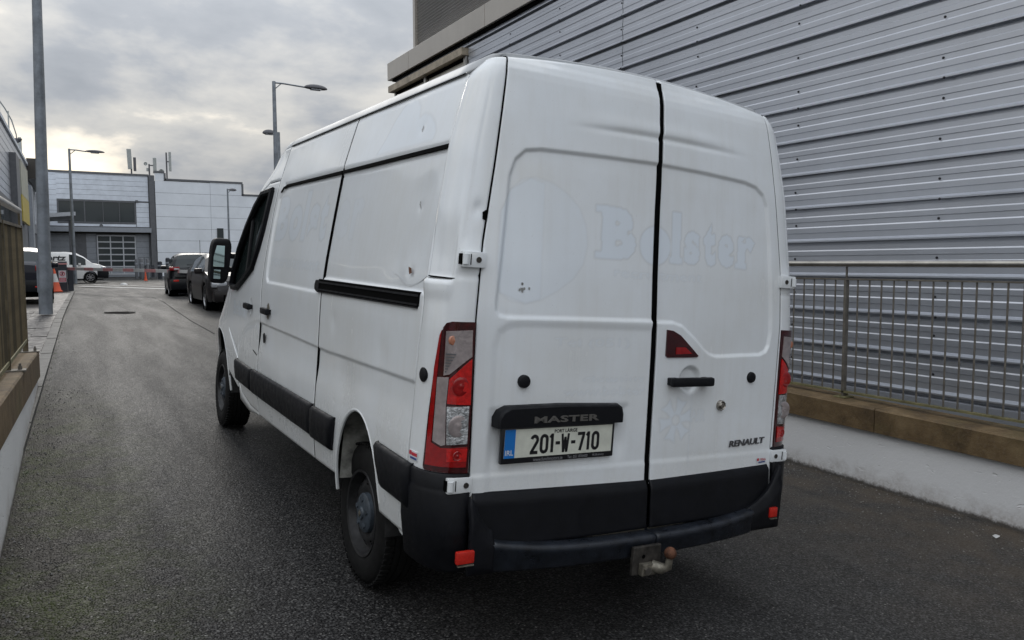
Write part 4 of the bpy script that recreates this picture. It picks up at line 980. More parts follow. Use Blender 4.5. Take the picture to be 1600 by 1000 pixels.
for s in (-1, 1):
    tl = patch('tail_light', LAMP, 0.010, M['deepred'], van, s)
    for poly in ([(0.415, 1.20), (0.39, 1.01), (0.375, 0.828), (0.955, 0.828), (0.96, 0.905), (0.60, 0.898), (0.455, 0.915), (0.47, 1.16), (0.50, 1.34), (0.47, 1.32)],):
        patch('red_lens', poly, 0.0135, M['red'], tl, s)
    patch('brake_lens', [(0.972, 1.236), (0.975, 1.064), (0.656, 1.067), (0.668, 1.158)], 0.0145, M['redglow'], tl, s)
    patch('indicator_lens', [(0.579, 1.338), (0.964, 1.346), (0.970, 1.246), (0.672, 1.178), (0.58, 1.172)], 0.0145, M['clear2'], tl, s)
    q = pillar_pt(np.float64(.70), np.float64(1.305), s); MB().lathe([(float(q[1])-.006, .022), (float(q[1])-.0135, .018), (float(q[1])-.016, 0)], 14, 'y', (float(q[0])+s*.002, 0, 1.305)).build('lamp_bulb', M['bulb'], tl, True)
    for k in range(7):
        z_ = 1.185+k*.011; patch('lens_rib', [(.60, z_), (.60, z_+.005), (.60+.30*(k+1)/7*.5, z_+.005), (.60+.30*(k+1)/7*.5, z_)], .0165, M['lensgrid'], tl, s, n=(4, 2))
    for (tt, zz2, r2, mm) in ((.84, 1.135, .036, 'red'), (.84, .872, .019, 'red'), (.83, .985, .042, 'clear2')):
        q = pillar_pt(np.float64(tt), np.float64(zz2), s); y_ = float(q[1]); MB().lathe([(y_-.0165, r2), (y_-.0185, r2*.9), (y_-.0160, r2*.5), (y_-.0180, r2*.22), (y_-.019, 0)], 20, 'y', (float(q[0])+s*.004, 0, zz2)).build('lamp_bowl', M[mm], tl, True)
    patch('clear_strip', [(0.482, 1.164), (0.662, 1.167), (0.642, 1.060), (0.668, 0.912), (0.608, 0.907), (0.475, 0.922)], 0.0140, M['clear2'], tl, s)
    patch('reversing_lens', [(0.657, 1.056), (0.962, 1.059), (0.957, 0.917), (0.684, 0.912)], 0.0145, M['clear'], tl, s)
    patch('fog_lens', [(0.69, 0.896), (0.960, 0.899), (0.955, 0.85), (0.70, 0.848)], 0.0155, M['redglow'], tl, s)

# hinges, stops, handles -----------------------------------------------------
for s in (-1, 1):
    for z, xg in ((1.609, .83), (0.760, .828)):
        a = [float(v) for v in pillar_pt(np.float64(0.72), np.float64(z), s)]; x0 = abs(a[0])+0.012; yb = float(reary(z))
        mb = MB(); h = 0.030
        mb.box(min(s*(x0), s*(xg-(.024 if z > 1 else .008))), max(s*x0, s*(xg-(.024 if z > 1 else .008))), yb-0.018, yb+0.012, z-h, z+h, bev=0.006)
        o = mb.build('door_hinge', M['paint'], van, True, 30)
        MB().tube([(s*(x0-.012), yb-0.015, z-.019), (s*(x0-.012), yb-0.015, z+.019)], 0.013, 10).build('hinge_knuckle', M['paint'], o, True)
        MB().box(min(s*(x0-.030), s*(x0-.033)), max(s*(x0-.030), s*(x0-.033)), yb-0.0205, yb-0.016, z-.02, z+.02).build('hinge_slot', M['dark'], o); MB().box(min(s*(x0+.0), s*(x0+.006)), max(s*(x0+.0), s*(x0+.006)), yb-0.012, yb+0.01, z-.02, z+.02).build('hinge_slot', M['dark'], o)
        MB().lathe([(yb-0.0185, .011), (yb-0.021, .011), (yb-0.021, .0075), (yb-0.019, .007), (yb-0.019, 0)], 14, 'y', (s*(xg+.010 if z > 1 else xg+.018), 0, z)).build('hinge_screw', M['hitchsteel'], o, True)
for x, par in ((-0.611, dl), (0.644, dr)):
    y = float(on_door(np.float64(x), np.float64(1.149), 0)[1])
    MB().lathe([(y+.02, .026), (y-.006, .026), (y-.012, .023), (y-.015, .012), (y-.015, 0)], 20, 'y', (x, 0, 1.149)).build('rubber_stop', M['plastic'], par, True)
a = [float(v) for v in pillar_pt(np.float64(.165), np.float64(1.161), -1)]
MB().lathe([(a[0]+.02, .028), (a[0]-.004, .028), (a[0]-.008, .022), (a[0]-.008, 0)], 20, 'x', (0, a[1], 1.161)).build('rubber_stop', M['plastic'], van, True)
# right rear door: handle, lock, corner lamp
yd = float(on_door(np.float64(.24), np.float64(1.14), 0)[1])
mb = MB().box(.112, .358, yd-.050, yd-.022, 1.119, 1.160, bev=0.012).box(.118, .168, yd-.03, yd+.01, 1.123, 1.156, bev=.006).box(.318, .352, yd-.03, yd+.01, 1.123, 1.156, bev=.006)
mb.build('door_handle', M['plastic'], dr, True, 30)
MB().lathe([(yd+.02, .024), (yd-.010, .024), (yd-.016, .020), (yd-.012, .014), (yd-.016, .011), (yd-.016, 0)], 20, 'y', (.451, 0, 1.023)).build('door_lock', M['lock'], dr, True, 40)
def door_poly(name, poly, off, thick, m, parent, smooth=False):
    bm = bmesh.new(); f = bm.faces.new([bm.verts.new((x, z, 0)) for x, z in poly])
    for ax, cs in (((1, 0, 0), np.arange(-.8, .85, .03)), ((0, 1, 0), np.arange(.6, 2.5, .03))):
        for c in cs: bmesh.ops.bisect_plane(bm, geom=bm.verts[:]+bm.edges[:]+bm.faces[:], plane_co=(c*ax[0], c*ax[1], 0), plane_no=ax)
    up = set()
    if thick:
        r = bmesh.ops.extrude_face_region(bm, geom=bm.faces[:]); up = {g for g in r['geom'] if isinstance(g, bmesh.types.BMVert)}
    X = np.array([v.co.x for v in bm.verts]); Z = np.array([v.co.y for v in bm.verts]); isup = np.array([v in up for v in bm.verts])
    left = parent is dl
    Q = on_door(X, Z, 0)+dnorm(X, Z)*(np.where(isup, off+thick, off)-door_disp(X, Z, left))[:, None]
    for v, q in zip(bm.verts, Q): v.co = q
    bmesh.ops.recalc_face_normals(bm, faces=bm.faces)
    me = D.meshes.new(name); bm.to_mesh(me); bm.free(); return add_obj(name, me, m, parent, smooth)
tri = [(.094, 1.366), (.130, 1.362), (.175, 1.342), (.22, 1.307), (.275, 1.263), (.288, 1.252), (.280, 1.246), (.105, 1.244), (.095, 1.252)]
hl = door_poly('high_brake_light', tri, -.004, .010, M['deepred'], dr)
door_poly('brake_lens', [(.150, 1.290), (.205, 1.290), (.245, 1.262), (.15, 1.259)], .004, .005, M['red'], hl)
# left rear door: number plate with its frame, name bar
ybar = float(on_door(np.float64(-.43), np.float64(1.0), 0)[1])
prof = [(-.738, .975), (-.738, 1.012), (-.722, 1.040), (-.690, 1.056), (-.44, 1.060), (-.155, 1.052), (-.137, 1.040), (-.128, 1.010), (-.128, .975)]
bm_ = MB(); vs = []; n = len(prof)
for sc, yy_ in ((1.0, ybar+.02), (1.0, ybar-.012), (.965, ybar-.026), (.88, ybar-.033)):
    vs += [(-.433+(x+.433)*(1-(1-sc)*.35), yy_, .985+(z-.985)*(sc if z > .985 else 1)) for x, z in prof]
fs = [(r*n+i, r*n+(i+1) % n, (r+1)*n+(i+1) % n, (r+1)*n+i) for r in range(3) for i in range(n)]+[tuple(3*n+i for i in range(n))]
nb = bm_.add(vs, fs).build('name_bar', M['plastic'], dl, True, 35)
text_obj('bar_lettering', 'MASTER', lambda u, v, w: (-.577+.312*u, ybar-.0335-.004*(w > 0), .9905+.026*v), M['master'], nb, bold=.028, extrude=.05, space=1.05)
# plate group in its own plane
PX, PZ, PW, PH, PY = -.700, .848, .526, .122, ybar-.012
tilt = -0.010
def pl_(u, v, d): return (PX+PW*u, PY-d, PZ+PH*v+0.0*u+tilt*0)
pf = MB().box(PX-.008, PX+PW+.008, PY-.006, PY+.014, PZ-.018, PZ+PH+.007, bev=.006).build('plate_frame', M['plateblack'], dl, True, 30)
npl = MB().box(PX+.004, PX+PW-.006, PY-.0075, PY-.004, PZ+.006, PZ+PH-.004).build('number_plate', M['plate'], dl)
MB().box(PX+.004, PX+.051, PY-.0085, PY-.0072, PZ+.006, PZ+PH-.004).build('country_band', M['plateblue'], npl)
text_obj('country_code', 'IRL', lambda u, v, w: pl_(.016+.070*u, .14+.17*v, .0089), M['white'], npl, bold=.01)
def stroke_glyph(lines, w):
    vs = []; fs = []
    for ln in lines:
        n = len(ln); closed = ln[0] == ln[-1]; p = [Vector(q) for q in ln]; b = len(vs)
        for i in range(n):
            pa = p[i-1] if i else (p[-2] if closed else None); pb = p[i+1] if i < n-1 else (p[1] if closed else None)
            d0 = (p[i]-pa).normalized() if pa is not None else None; d1 = (pb-p[i]).normalized() if pb is not None else None
            t = ((d0 or d1)+(d1 or d0)).normalized(); nn = Vector((-t.y, t.x)); k = 1/max(.5, nn.dot(Vector((-(d1 or d0).y, (d1 or d0).x))))
            vs += [p[i]+nn*w*k/2, p[i]-nn*w*k/2]
        fs += [(b+2*i, b+2*i+1, b+2*i+3, b+2*i+2) for i in range(n-1)]
    return vs, fs
def arc(cx, cy, rx, ry, a0, a1, n=8): return [(cx+rx*math.cos(rad(a0+(a1-a0)*i/n)), cy+ry*math.sin(rad(a0+(a1-a0)*i/n))) for i in range(n+1)]
GL = {'2': [arc(.5, 1.48, .38, .42, 165, -10)+[(.80, 1.22), (.14, .16), (.14, .10), (.96, .10)]],
      '0': [arc(.5, 1.5, .38, .40, 180, 0)+arc(.5, .5, .38, .40, 0, -180)+[(.12, 1.5)]],
      '1': [[(.10, 1.62), (.52, 1.90), (.60, 1.90), (.60, 0)]], '7': [[(.04, 1.90), (.88, 1.90), (.88, 1.80), (.42, 0)]],
      '-': [[(0, 1.0), (1, 1.0)]], 'W': [[(.04, 2.0), (.24, .06), (.30, .06), (.48, 1.5), (.52, 1.5), (.70, .06), (.76, .06), (.96, 2.0)]]}
cw = {'2': .068, '0': .068, '1': .04, '-': .042, 'W': .074, '7': .066}
segs = [('2', .232, .300), ('0', .318, .386), ('1', .402, .438), ('-', .455, .496), ('W', .512, .575), ('-', .598, .638), ('7', .655, .722), ('1', .738, .775), ('0', .795, .862)]
for ch, a, b in segs:
    sx, sy = (b-a)*PW, .073; vs, fs = stroke_glyph([[(q[0]*sx, q[1]*sy/2) for q in ln] for ln in GL[ch]], .0132 if ch != 'W' else .0105)
    me = D.meshes.new('plate_digit'); me.from_pydata([(PX+PW*a+v.x, PY-.0082, PZ+.0185+v.y) for v in vs], [], fs)
    add_obj('plate_digit' if ch.isdigit() else 'plate_letter', me, M['plateblack'], npl)
text_obj('plate_county', 'PORT L\u00c1IRGE', lambda u, v, w: pl_(.440+.21*u, .79+.145*v, .0082), M['plateblack'], npl, bold=.03)
text_obj('frame_lettering', 'www.funchmotors.ie', lambda u, v, w: (PX+PW*(.265+.265*u), PY-.0066, PZ-.0135+.015*v), M['frametext'], pf)
text_obj('frame_lettering', 'Tel: 051 876400', lambda u, v, w: (PX+PW*(.575+.19*u), PY-.0066, PZ-.0125+.012*v), M['frametext'], pf)
text_obj('frame_lettering', 'Kilkenny', lambda u, v, w: (PX+PW*(.815+.11*u), PY-.0066, PZ-.0125+.012*v), M['frametext'], pf)
# maker lettering, stickers
text_obj('maker_lettering', 'RENAULT', lambda u, v, w: tuple(on_door(np.float64(.527+.243*u), np.float64(.822+.006*u+.030*v), .002+.004*(w > 0))), M['badge'], dr, bold=.02, extrude=.05, shear=.12, space=.98)
st_ = door_poly('sticker', [(.722, .728), (.788, .731), (.786, .757), (.720, .754)], .002, 0, M['white'], dr)
text_obj('sticker_lettering', 'TEXA', lambda u, v, w: tuple(on_door(np.float64(.742+.040*u), np.float64(.744+.010*v), .0115)), M['stickred'], st_, bold=.03)
door_poly('sticker_mark', [(.724, .742), (.738, .744), (.736, .756), (.723, .754)], .0035, 0, M['stickred'], st_)
door_poly('sticker_mark', [(.735, .732), (.782, .734), (.782, .740), (.735, .738)], .0035, 0, M['stickblue'], st_)
sk_ = patch('sticker', [(.03, .858), (.20, .858), (.20, .822), (.03, .822)], .003, M['white'], van, -1, n=(6, 6))
patch('sticker_mark', [(.035, .856), (.075, .856), (.075, .840), (.035, .840)], .0045, M['stickred'], sk_, -1, n=(4, 4))
patch('sticker_mark', [(.085, .852), (.190, .852), (.190, .840), (.085, .840)], .0045, M['stickred'], sk_, -1, n=(4, 4))
patch('sticker_mark', [(.06, .834), (.190, .834), (.190, .826), (.06, .826)], .0045, M['stickblue'], sk_, -1, n=(4, 4))
# scraped mark on the left door, rust runs
for k in range(9):
    a, b = -.63+rnd.uniform(-.022, .022), 1.508+rnd.uniform(-.02, .02)
    door_poly('paint_chip', [(a, b), (a+.008, b-.003), (a+.010, b+.006), (a+.002, b+.009)], .0022, 0, M['glue'], dl)
door_poly('rust_run', [(.268, 1.08), (.272, 1.08), (.271, .74), (.268, .74)], .0012, 0, M['ghost2'], dr)

# side details ------------------------------------------------------------------
def side_poly(name, poly, off, thick, m, parent, s=-1, smooth=False, step=.08):
    bm = bmesh.new(); bm.faces.new([bm.verts.new((y, z, 0)) for y, z in poly])
    y0, y1 = min(p[0] for p in poly), max(p[0] for p in poly); z0, z1 = min(p[1] for p in poly), max(p[1] for p in poly)
    for ax, lo, hi in (((1, 0, 0), y0, y1), ((0, 1, 0), z0, z1)):
        n = int((hi-lo)/step)
        for k in range(1, n+1):
            c = lo+(hi-lo)*k/(n+1); bmesh.ops.bisect_plane(bm, geom=bm.verts[:]+bm.edges[:]+bm.faces[:], plane_co=(c*ax[0], c*ax[1], 0), plane_no=ax)
    up = set()
    if thick:
        r = bmesh.ops.extrude_face_region(bm, geom=bm.faces[:]); up = {g for g in r['geom'] if isinstance(g, bmesh.types.BMVert)}
    Y = np.array([v.co.x for v in bm.verts]); Z = np.array([v.co.y for v in bm.verts]); isup = np.array([v in up for v in bm.verts])
    X = sidew(Y, Z)+np.where(isup, off+thick, off)-(side_disp(Y, Z, s) if thick == 0 else 0)
    for v, x in zip(bm.verts, X): v.co = (s*x, v.co.x, v.co.y)
    bmesh.ops.recalc_face_normals(bm, faces=bm.faces)
    me = D.meshes.new(name); bm.to_mesh(me); bm.free(); return add_obj(name, me, m, parent, smooth)
def trim(y0, y1, z0, z1, dz=0.0, s=-1, parent=van, cut0=0.0, cut1=0.0, off=.026):
    """rounded black rubbing strip"""
    ys = np.linspace(y0, y1, max(4, int((y1-y0)/.05))); ys = np.sort(np.concatenate([ys, [y0+.005, y1-.005]])); P = []
    for v, o_ in ((0, .004), (.04, off*.7), (.12, off), (.6, off*1.12), (.9, off), (.97, off*.6), (1, .004)):
        k = (ys-y0)/(y1-y0); ya = ys+cut0*(1-k)*(1-v)+cut1*k*(1-v); z = z0+(z1-z0)*v+dz*k
        e = np.clip(np.minimum(ys-y0, y1-ys)/.005, 0, 1); P.append(np.stack([s*(sidew(ya, z+0*ya)+o_*e+.002), ya, z+0*ya], -1))
    return grid_obj('side_moulding', np.array(P), (s, 0, 0), M['plastic'], parent, rim=.02)
for s in (-1, 1):
    trim(1.195, 1.574, .612, .790, -.012, s, cut0=.03)
    trim(1.588, 3.125, .607, .785, -.035, s, parent=sl if s < 0 else van)
    trim(3.165, 3.76, .575, .742, .0, s, parent=fdl if s < 0 else fdr, cut1=-.06)
    trim(.20, .590, .63, .812, .0, s, cut1=-.10)
    side_poly('mud_guard', [(.27, .645), (.50, .66), (.44, .56), (.345, .49), (.27, .475)], -.01, .008, M['paint'], van, s)
side_poly('door_rail', [(1.640, 1.460), (.262, 1.470), (.258, 1.418), (.268, 1.408), (1.640, 1.388)], -.012, .016, M['dark'], van)
for z0, z1, o_ in ((.012, .021, .007), (.052, .060, .007), (.066, .071, .010)):
    side_poly('rail_groove', [(1.635, 1.460-z0), (.266, 1.470-z0*.9), (.266, 1.470-z1*.9), (1.635, 1.460-z1)], -.010, .010+o_, M['plastic'], van)
side_poly('rail_end', [(1.62, 1.445), (1.65, 1.455), (1.685, 1.452), (1.70, 1.43), (1.695, 1.405), (1.66, 1.392), (1.62, 1.392)], -.004, .012, M['plastic'], sl)
side_poly('upper_moulding', [(.258, 2.034), (.258, 2.052), (1.572, 2.050), (1.572, 2.032)], -.012, .0125, M['dark'], van)
side_poly('upper_moulding', [(1.590, 2.032), (1.590, 2.050), (2.78, 2.050), (2.88, 2.036), (2.93, 2.005), (2.92, 1.998), (2.86, 2.024), (2.78, 2.032)], -.012, .0125, M['dark'], sl)
def side_handle(y, z, parent):
    x = -float(sidew(np.float64(y), np.float64(z)))
    MB().box(x-.040, x-.012, y-.085, y+.085, z-.022, z+.022, bev=.010).box(x-.02, x+.01, y+.04, y+.08, z-.016, z+.016).box(x-.02, x+.01, y-.08, y-.05, z-.016, z+.016).build('door_handle', M['plastic'], parent, True, 30)
    d_ = MB().lathe([(x-.0015, .0), (x-.0015, .05)], 24, 'x', (0, y, z)); return d_
side_handle(2.79, 1.190, sl); side_handle(3.375, 1.180, fdl)
for y, par in ((2.79, sl),):
    pts = [(y+.042*math.cos(2*math.pi*k/20), 1.19+.056*math.sin(2*math.pi*k/20)) for k in range(20)]
    side_poly('handle_cup', pts, .0015, 0, M['zinc'], par)
side_poly('key_plate', [(2.90, 1.02), (2.875, 1.035), (2.845, 1.02), (2.84, .985), (2.86, .965), (2.885, .975)], -.002, .005, M['plastic'], sl)
# door check gap in the moulding, small bright catch
side_poly('catch_plate', [(3.115, .735), (3.155, .742), (3.155, .600), (3.125, .590)], -.004, .006, M['zinc'], fdl)
side_poly('label_edge', [(3.06, .86), (3.19, .88), (3.19, .872), (3.06, .852)], .001, .001, M['dark'], fdl)
for y, z, n_ in ((.585, 2.156, 5), (.445, 1.812, 4)):
    for k in range(n_):
        a, b = y+rnd.uniform(-.018, .018), z+rnd.uniform(-.02, .02); side_poly('paint_chip', [(a, b), (a+.010, b+.002), (a+.006, b+.012)], .002, 0, M['glue'], van)
side_poly('torn_metal', [(.415, 1.565), (.385, 1.56), (.372, 1.542), (.395, 1.535), (.405, 1.548)], .001, .001, M['rust'], van)
sc_ = [(.60-.40*k/12, 1.512+.022*math.cos(k/12*2*math.pi)) for k in range(13)]
side_poly('scratch', [(a, b+.003) for a, b in sc_]+[(a, b-.003) for a, b in sc_[::-1]], .0015, 0, M['white'], van, step=.2)
patch('torn_seam', [(.03, 1.540), (.62, 1.5365), (.62, 1.5335), (.03, 1.535)], .0, M['dark'], van, -1, n=(10, 2))
patch('paint_chip', [(.955, 1.79), (.995, 1.80), (.995, 1.76), (.965, 1.765)], .001, M['dark'], van, -1, n=(3, 3))

# mirrors --------------------------------------------------------------------------
def mirror(s):
    mr = empty('wing_mirror', (s*1.075, 4.25, 1.49)); mr.parent = van
    bm = bmesh.new(); bmesh.ops.create_cube(bm, size=1); bmesh.ops.bevel(bm, geom=list(bm.edges), offset=.28, segments=5, affect='EDGES', profile=.55)
    for v in bm.verts:
        tz = v.co.z+.5
        v.co = Vector((v.co.x*(.150+.012*tz)+s*(-.012+.02*(1-tz)), v.co.y*.15+(.02 if v.co.y > 0 else 0), v.co.z*.372))
        if v.co.y < -.055: v.co.y = -.055
    me = D.meshes.new('mirror_housing'); bm.to_mesh(me); bm.free(); add_obj('mirror_housing', me, M['plastic'], mr, True, angle=50)
    def gl(name, x0, x1, z0, z1, yaw):
        g = MB().box(-.5*(x1-x0), .5*(x1-x0), -.002, .002, -.5*(z1-z0), .5*(z1-z0), bev=.0015).build(name, M['mirror'], mr)
        g.location = (s*(x0+x1)/2, -.062, (z0+z1)/2); g.rotation_euler = (rad(-3), 0, s*yaw)
    gl('mirror_glass', -.030, .055, -.050, .125, rad(13)); gl('wide_angle_glass', -.005, .050, -.150, -.075, rad(16))
    for z in (.045, -.068):
        MB().box(min(s*-.055, s*-.175), max(s*-.055, s*-.175), -.02, .055, z-.022, z+.022, bev=.012).build('mirror_arm', M['plastic'], mr, True, 40)
    return mr
mirror(-1); mirror(1)

# rear bumper and towing hitch ---------------------------------------------------------
def beam(x0, x1, n, name):
    xs = np.linspace(x0, x1, n); P = []
    lipz = lambda x: .500+.055*(np.abs(x)/.78)**3; lipy = lambda x: -.072+.055*(np.abs(x)/.82)**3
    bot = lambda x: .405+.020*(np.abs(x)/.8)**2
    for z, y in ((lipz(xs)-.004, 0*xs+.06), (lipz(xs)+.000, lipy(xs)+.030), (lipz(xs)-.002, lipy(xs)+.008), (lipz(xs)-.010, lipy(xs)), (lipz(xs)-.030, lipy(xs)+.002), (lipz(xs)-.036, lipy(xs)+.007), (bot(xs)+.012, lipy(xs)+.012), (bot(xs), lipy(xs)+.022), (bot(xs)+.0, 0*xs+.10)):
        P.append(np.stack([xs, y+0*xs, z+0*xs], -1))
    return grid_obj(name, np.array(P), (0, -1, .3), M['bumper'], van, rim=.01)
beam(-.745, .030, 36, 'bumper_step'); beam(.036, .650, 30, 'bumper_step')
for s in (-1, 1):
    ts = np.linspace(-.02, 1, 34); rows = []
    zs = [(.425, .004), (.440, .014), (.60, .020), (.722, .020), (.735, .015), (.745, .012), (.798, .013), (.806, .004)]
    for z, off in zs:
        T = np.clip(ts, 0, 1); P = pillar_pt(T, z+0*T, s, n=2.7); nrm = np.stack([s*np.cos(T*np.pi/2)**.8, -np.sin(T*np.pi/2)**.8, 0*T], -1)
        o_ = np.where(T < .55, np.minimum(off, .020), off) if z > .7 else off
        P = P+nrm*np.array(o_)[..., None]
        P[:, 1] += np.where(ts < 0, .004, 0)
        rows.append(P)
    P = np.array(rows)
    grid_obj('bumper_corner', P, (s, -.7, 0), M['plastic'], van, rim=.02)
    # inner return from the corner to the step
    xs = np.linspace(.62 if s > 0 else .735, .842, 10); rows = []
    for k, v in enumerate(np.linspace(0, 1, 8)):
        zt2 = np.interp(xs, [.62, .70, .76, .80, .825, .842], [.525, .56, .60, .655, .71, .725]); z = .425+(zt2-.425)*v
        y = -.030+.045*(xs-.62)/.22*0+.006*np.sin(v*3.14)*-1+np.where(v > .85, .012, 0)
        rows.append(np.stack([s*xs, y+0*xs+.004, z], -1))
    grid_obj('bumper_corner_face', np.array(rows), (0, -1, 0), M['plastic'], van, rim=.02)
    xr = .862 if s < 0 else .79; w_ = .037 if s < 0 else .026
    rf = MB().box(s*xr-w_, s*xr+w_, -.040 if s < 0 else -.040, -.02, .482, .530, bev=.006).build('rear_reflector', M['reflector'], van, True, 30)
    MB().box(s*xr-w_+.006, s*xr+w_-.002, -.042, -.03, .474, .478).build('reflector_edge', M['zinc'], rf)
ht = empty('tow_hitch', (-.03, -.08, .41)); ht.parent = van
MB().box(-.075, .075, -.012, .006, -.065, .055, bev=.004).build('hitch_plate', M['hitchsteel'], ht)
MB().lathe([(-.013, .009), (-.0135, 0)], 12, 'y', (-.02, 0, .012)).build('bolt_hole', M['dark'], ht)
MB().tube([(.02, -.02, -.03), (.05, -.05, -.035), (.062, -.075, -.02), (.064, -.08, .02)], [.026, .024, .018, .014], 14).build('swan_neck', M['zinc'], ht, True)
bm = bmesh.new(); bmesh.ops.create_uvsphere(bm, u_segments=20, v_segments=12, radius=.026)
for v in bm.verts: v.co += Vector((.064, -.08, .040))
me = D.meshes.new('tow_ball'); bm.to_mesh(me); bm.free(); add_obj('tow_ball', me, M['rust'], ht, True)
MB().box(-.045, .03, -.04, -.012, -.062, -.012, bev=.006).build('hitch_bracket', M['zinc'], ht, True, 30)
MB().lathe([(-.04, .017), (-.054, .017), (-.054, 0)], 6, 'y', (-.022, 0, -.037)).build('hitch_bolt', M['lock'], ht)
# ------------------------------------------------------------------ far building across the end of the lane
M['plank'] = mat('pale_blue_cladding', (0.60, 0.645, 0.71), 0.5, metal=0.15, var=0.12, vscale=1.5)
M['panel'] = mat('pale_panel', (0.68, 0.72, 0.77), 0.5, metal=0.1, var=0.08, vscale=0.6)
M['trimgrey'] = mat('dark_grey_trim', (0.10, 0.105, 0.115), 0.5, var=0.2)
M['farglass'] = glass_mat('far_window_glass', (0.03, 0.038, 0.04), 0.05)
M['doorframe'] = mat('pale_door_frame', (0.42, 0.44, 0.47), 0.45, var=0.1)
M['doorpanel'] = mat('grey_door_panel', (0.25, 0.27, 0.30), 0.5, var=0.1)
M['interior'] = mat('dim_interior', (0.045, 0.043, 0.035), 0.9, var=0.5, vscale=1.2)
M['antenna'] = mat('antenna_grey', (0.33, 0.35, 0.34), 0.6, var=0.15)
M['antenna_dark'] = mat('antenna_mount', (0.09, 0.09, 0.10), 0.6)
FY, G0 = 80.0, 0.55
fb_ = empty('showroom_building', (3, FY, G0), 0, 'pale grey industrial building with a glazed sectional door at the end of the lane', 'building')
def FB(mb): mb.v = [(a-3, b-FY, c-G0) for a, b, c in mb.v]; return mb
# left part: horizontal planks
def planks(x0, x1, z0, z1, step, m, y=FY):
    z = z0
    while z < z1-0.05:
        z2 = min(z+step, z1)
        FB(MB().box(x0, x1, y-0.05, y+0.02, z+0.0, z2-0.022, bev=0.0)).build('cladding_plank', m, fb_); z = z2
planks(-9, 0.17, 5.20, 9.95, 0.455, M['plank']); planks(6.55, 7.62, 5.20, 7.48, 0.455, M['plank']); planks(0.17, 7.62, 7.6, 9.95, 0.455, M['plank'])
planks(0.17, 6.5, 5.20, 5.45, 0.26, M['plank'])
FB(MB().box(-9, 7.7, FY-0.10, FY+0.1, 9.95, 10.13)).build('roof_trim', M['trimgrey'], fb_)
FB(MB().box(-9, 8.1, FY, FY+0.3, 5.0, 9.95).box(-9, 8.1, FY+.35, FY+0.5, 0.3, 5.0)).build('wall', M['trimgrey'], fb_)
FB(MB().box(-9, 7.75, FY-0.45, FY, 4.68, 5.10)).build('canopy_beam', M['doorpanel'], fb_)
FB(MB().box(-9, 7.7, FY-0.0, FY+0.35, 4.55, 4.68)).build('soffit', M['interior'], fb_)
# upper ribbon window
wf = FB(MB().box(.17, 6.52, FY-0.09, FY, 7.43, 7.58).box(.17, 6.52, FY-0.09, FY, 5.47, 5.60).box(.17, .30, FY-.09, FY, 5.6, 7.43).box(6.40, 6.52, FY-.09, FY, 5.6, 7.43).box(2.27, 2.37, FY-.09, FY, 5.6, 7.43).box(3.78, 3.83, FY-.08, FY, 5.6, 7.43).box(5.12, 5.17, FY-.08, FY, 5.6, 7.43)).build('window_frame', M['trimgrey'], fb_)
for a, b in ((.30, 2.27), (2.37, 3.78), (3.83, 5.12), (5.17, 6.40)):
    FB(MB().box(a, b, FY-.04, FY-.02, 5.6, 7.43)).build('pane', M['farglass'], wf)
FB(MB().lathe([(FY-.10, .02), (FY-.16, .13), (FY-.05, .14)], 14, 'y', (3.6, 0, 5.27))).build('wall_lamp', M['trimgrey'], fb_)
FB(MB().box(6.5, 6.72, FY-.25, FY, 7.5, 7.68)).build('security_camera', M['trimgrey'], fb_)
# lower storey
for x0, x1 in ((-9, 1.3), (2.35, 3.15), (6.45, 7.55)): planks(x0, x1, .55, 4.55, .55, M['doorpanel'], FY+.33)
FB(MB().box(1.3, 2.35, FY+.25, FY+.34, .55, 4.5)).build('side_door', M['trimgrey'], fb_)
gd = FB(MB().box(3.20, 6.42, FY+.22, FY+.26, .55, .80)).build('sectional_door', M['doorpanel'], fb_)
zs = [.80, 1.50, 2.05, 2.62, 3.20, 3.78, 4.36]
for z in zs: FB(MB().box(3.2, 6.42, FY+.17, FY+.25, z-.055, z+.055)).build('door_rail', M['doorframe'], gd)
for x in (3.24, 4.30, 5.36, 6.38): FB(MB().box(x-.05, x+.05, FY+.175, FY+.245, .855, 4.30)).build('door_stile', M['doorframe'], gd)
for r in range(6):
    for k, x in enumerate((3.29, 4.35, 5.41)):
        FB(MB().box(x, x+.96, FY+.20, FY+.22, zs[r]+.055, zs[r+1]-.055)).build('door_pane' if r > 0 else 'door_panel', M['farglass'] if r > 0 else M['doorpanel'], gd)
# pier and right-hand part with large panels
FB(MB().box(7.70, 8.17, FY-0.25, FY+.5, .3, 10.05)).build('corner_pier', M['trimgrey'], fb_)
def big(x0, x1, z0, z1): FB(MB().box(x0+.010, x1-.010, FY-.34, FY-.25, z0+.012, z1-.012)).build('wall_panel', M['panel'], fb_)
xs2 = [8.2, 13.1, 18.0, 22.9, 27.8]
for i in range(4):
    zt_ = 9.72 if i == 0 else (9.72 if i == 1 and 0 else 8.45)
    z = .55
    while z < 8.4: big(xs2[i], xs2[i+1], z, min(z+1.13, 8.45)); z += 1.13
big(8.2, 13.1, 8.45, 9.58); big(13.1, 16.05, 8.45, 9.62); big(8.2, 9.0, 9.58, 10.3)
FB(MB().box(8.2, 27.8, FY-.25, FY+.3, .3, 8.4).box(8.2, 16.0, FY-.25, FY+.3, 8.4, 9.55)).build('wall_core', M['trimgrey'], fb_)
FB(MB().box(8.15, 9.05, FY-.4, FY+.3, 10.3, 10.48).box(9.0, 9.16, FY-.4, FY+.3, 9.62, 10.3).box(9.05, 16.15, FY-.4, FY+.3, 9.62, 9.80).box(16.05, 16.22, FY-.4, FY+.3, 8.5, 9.62).box(16.1, 28, FY-.4, FY+.3, 8.46, 8.62)).build('roof_trim', M['trimgrey'], fb_)
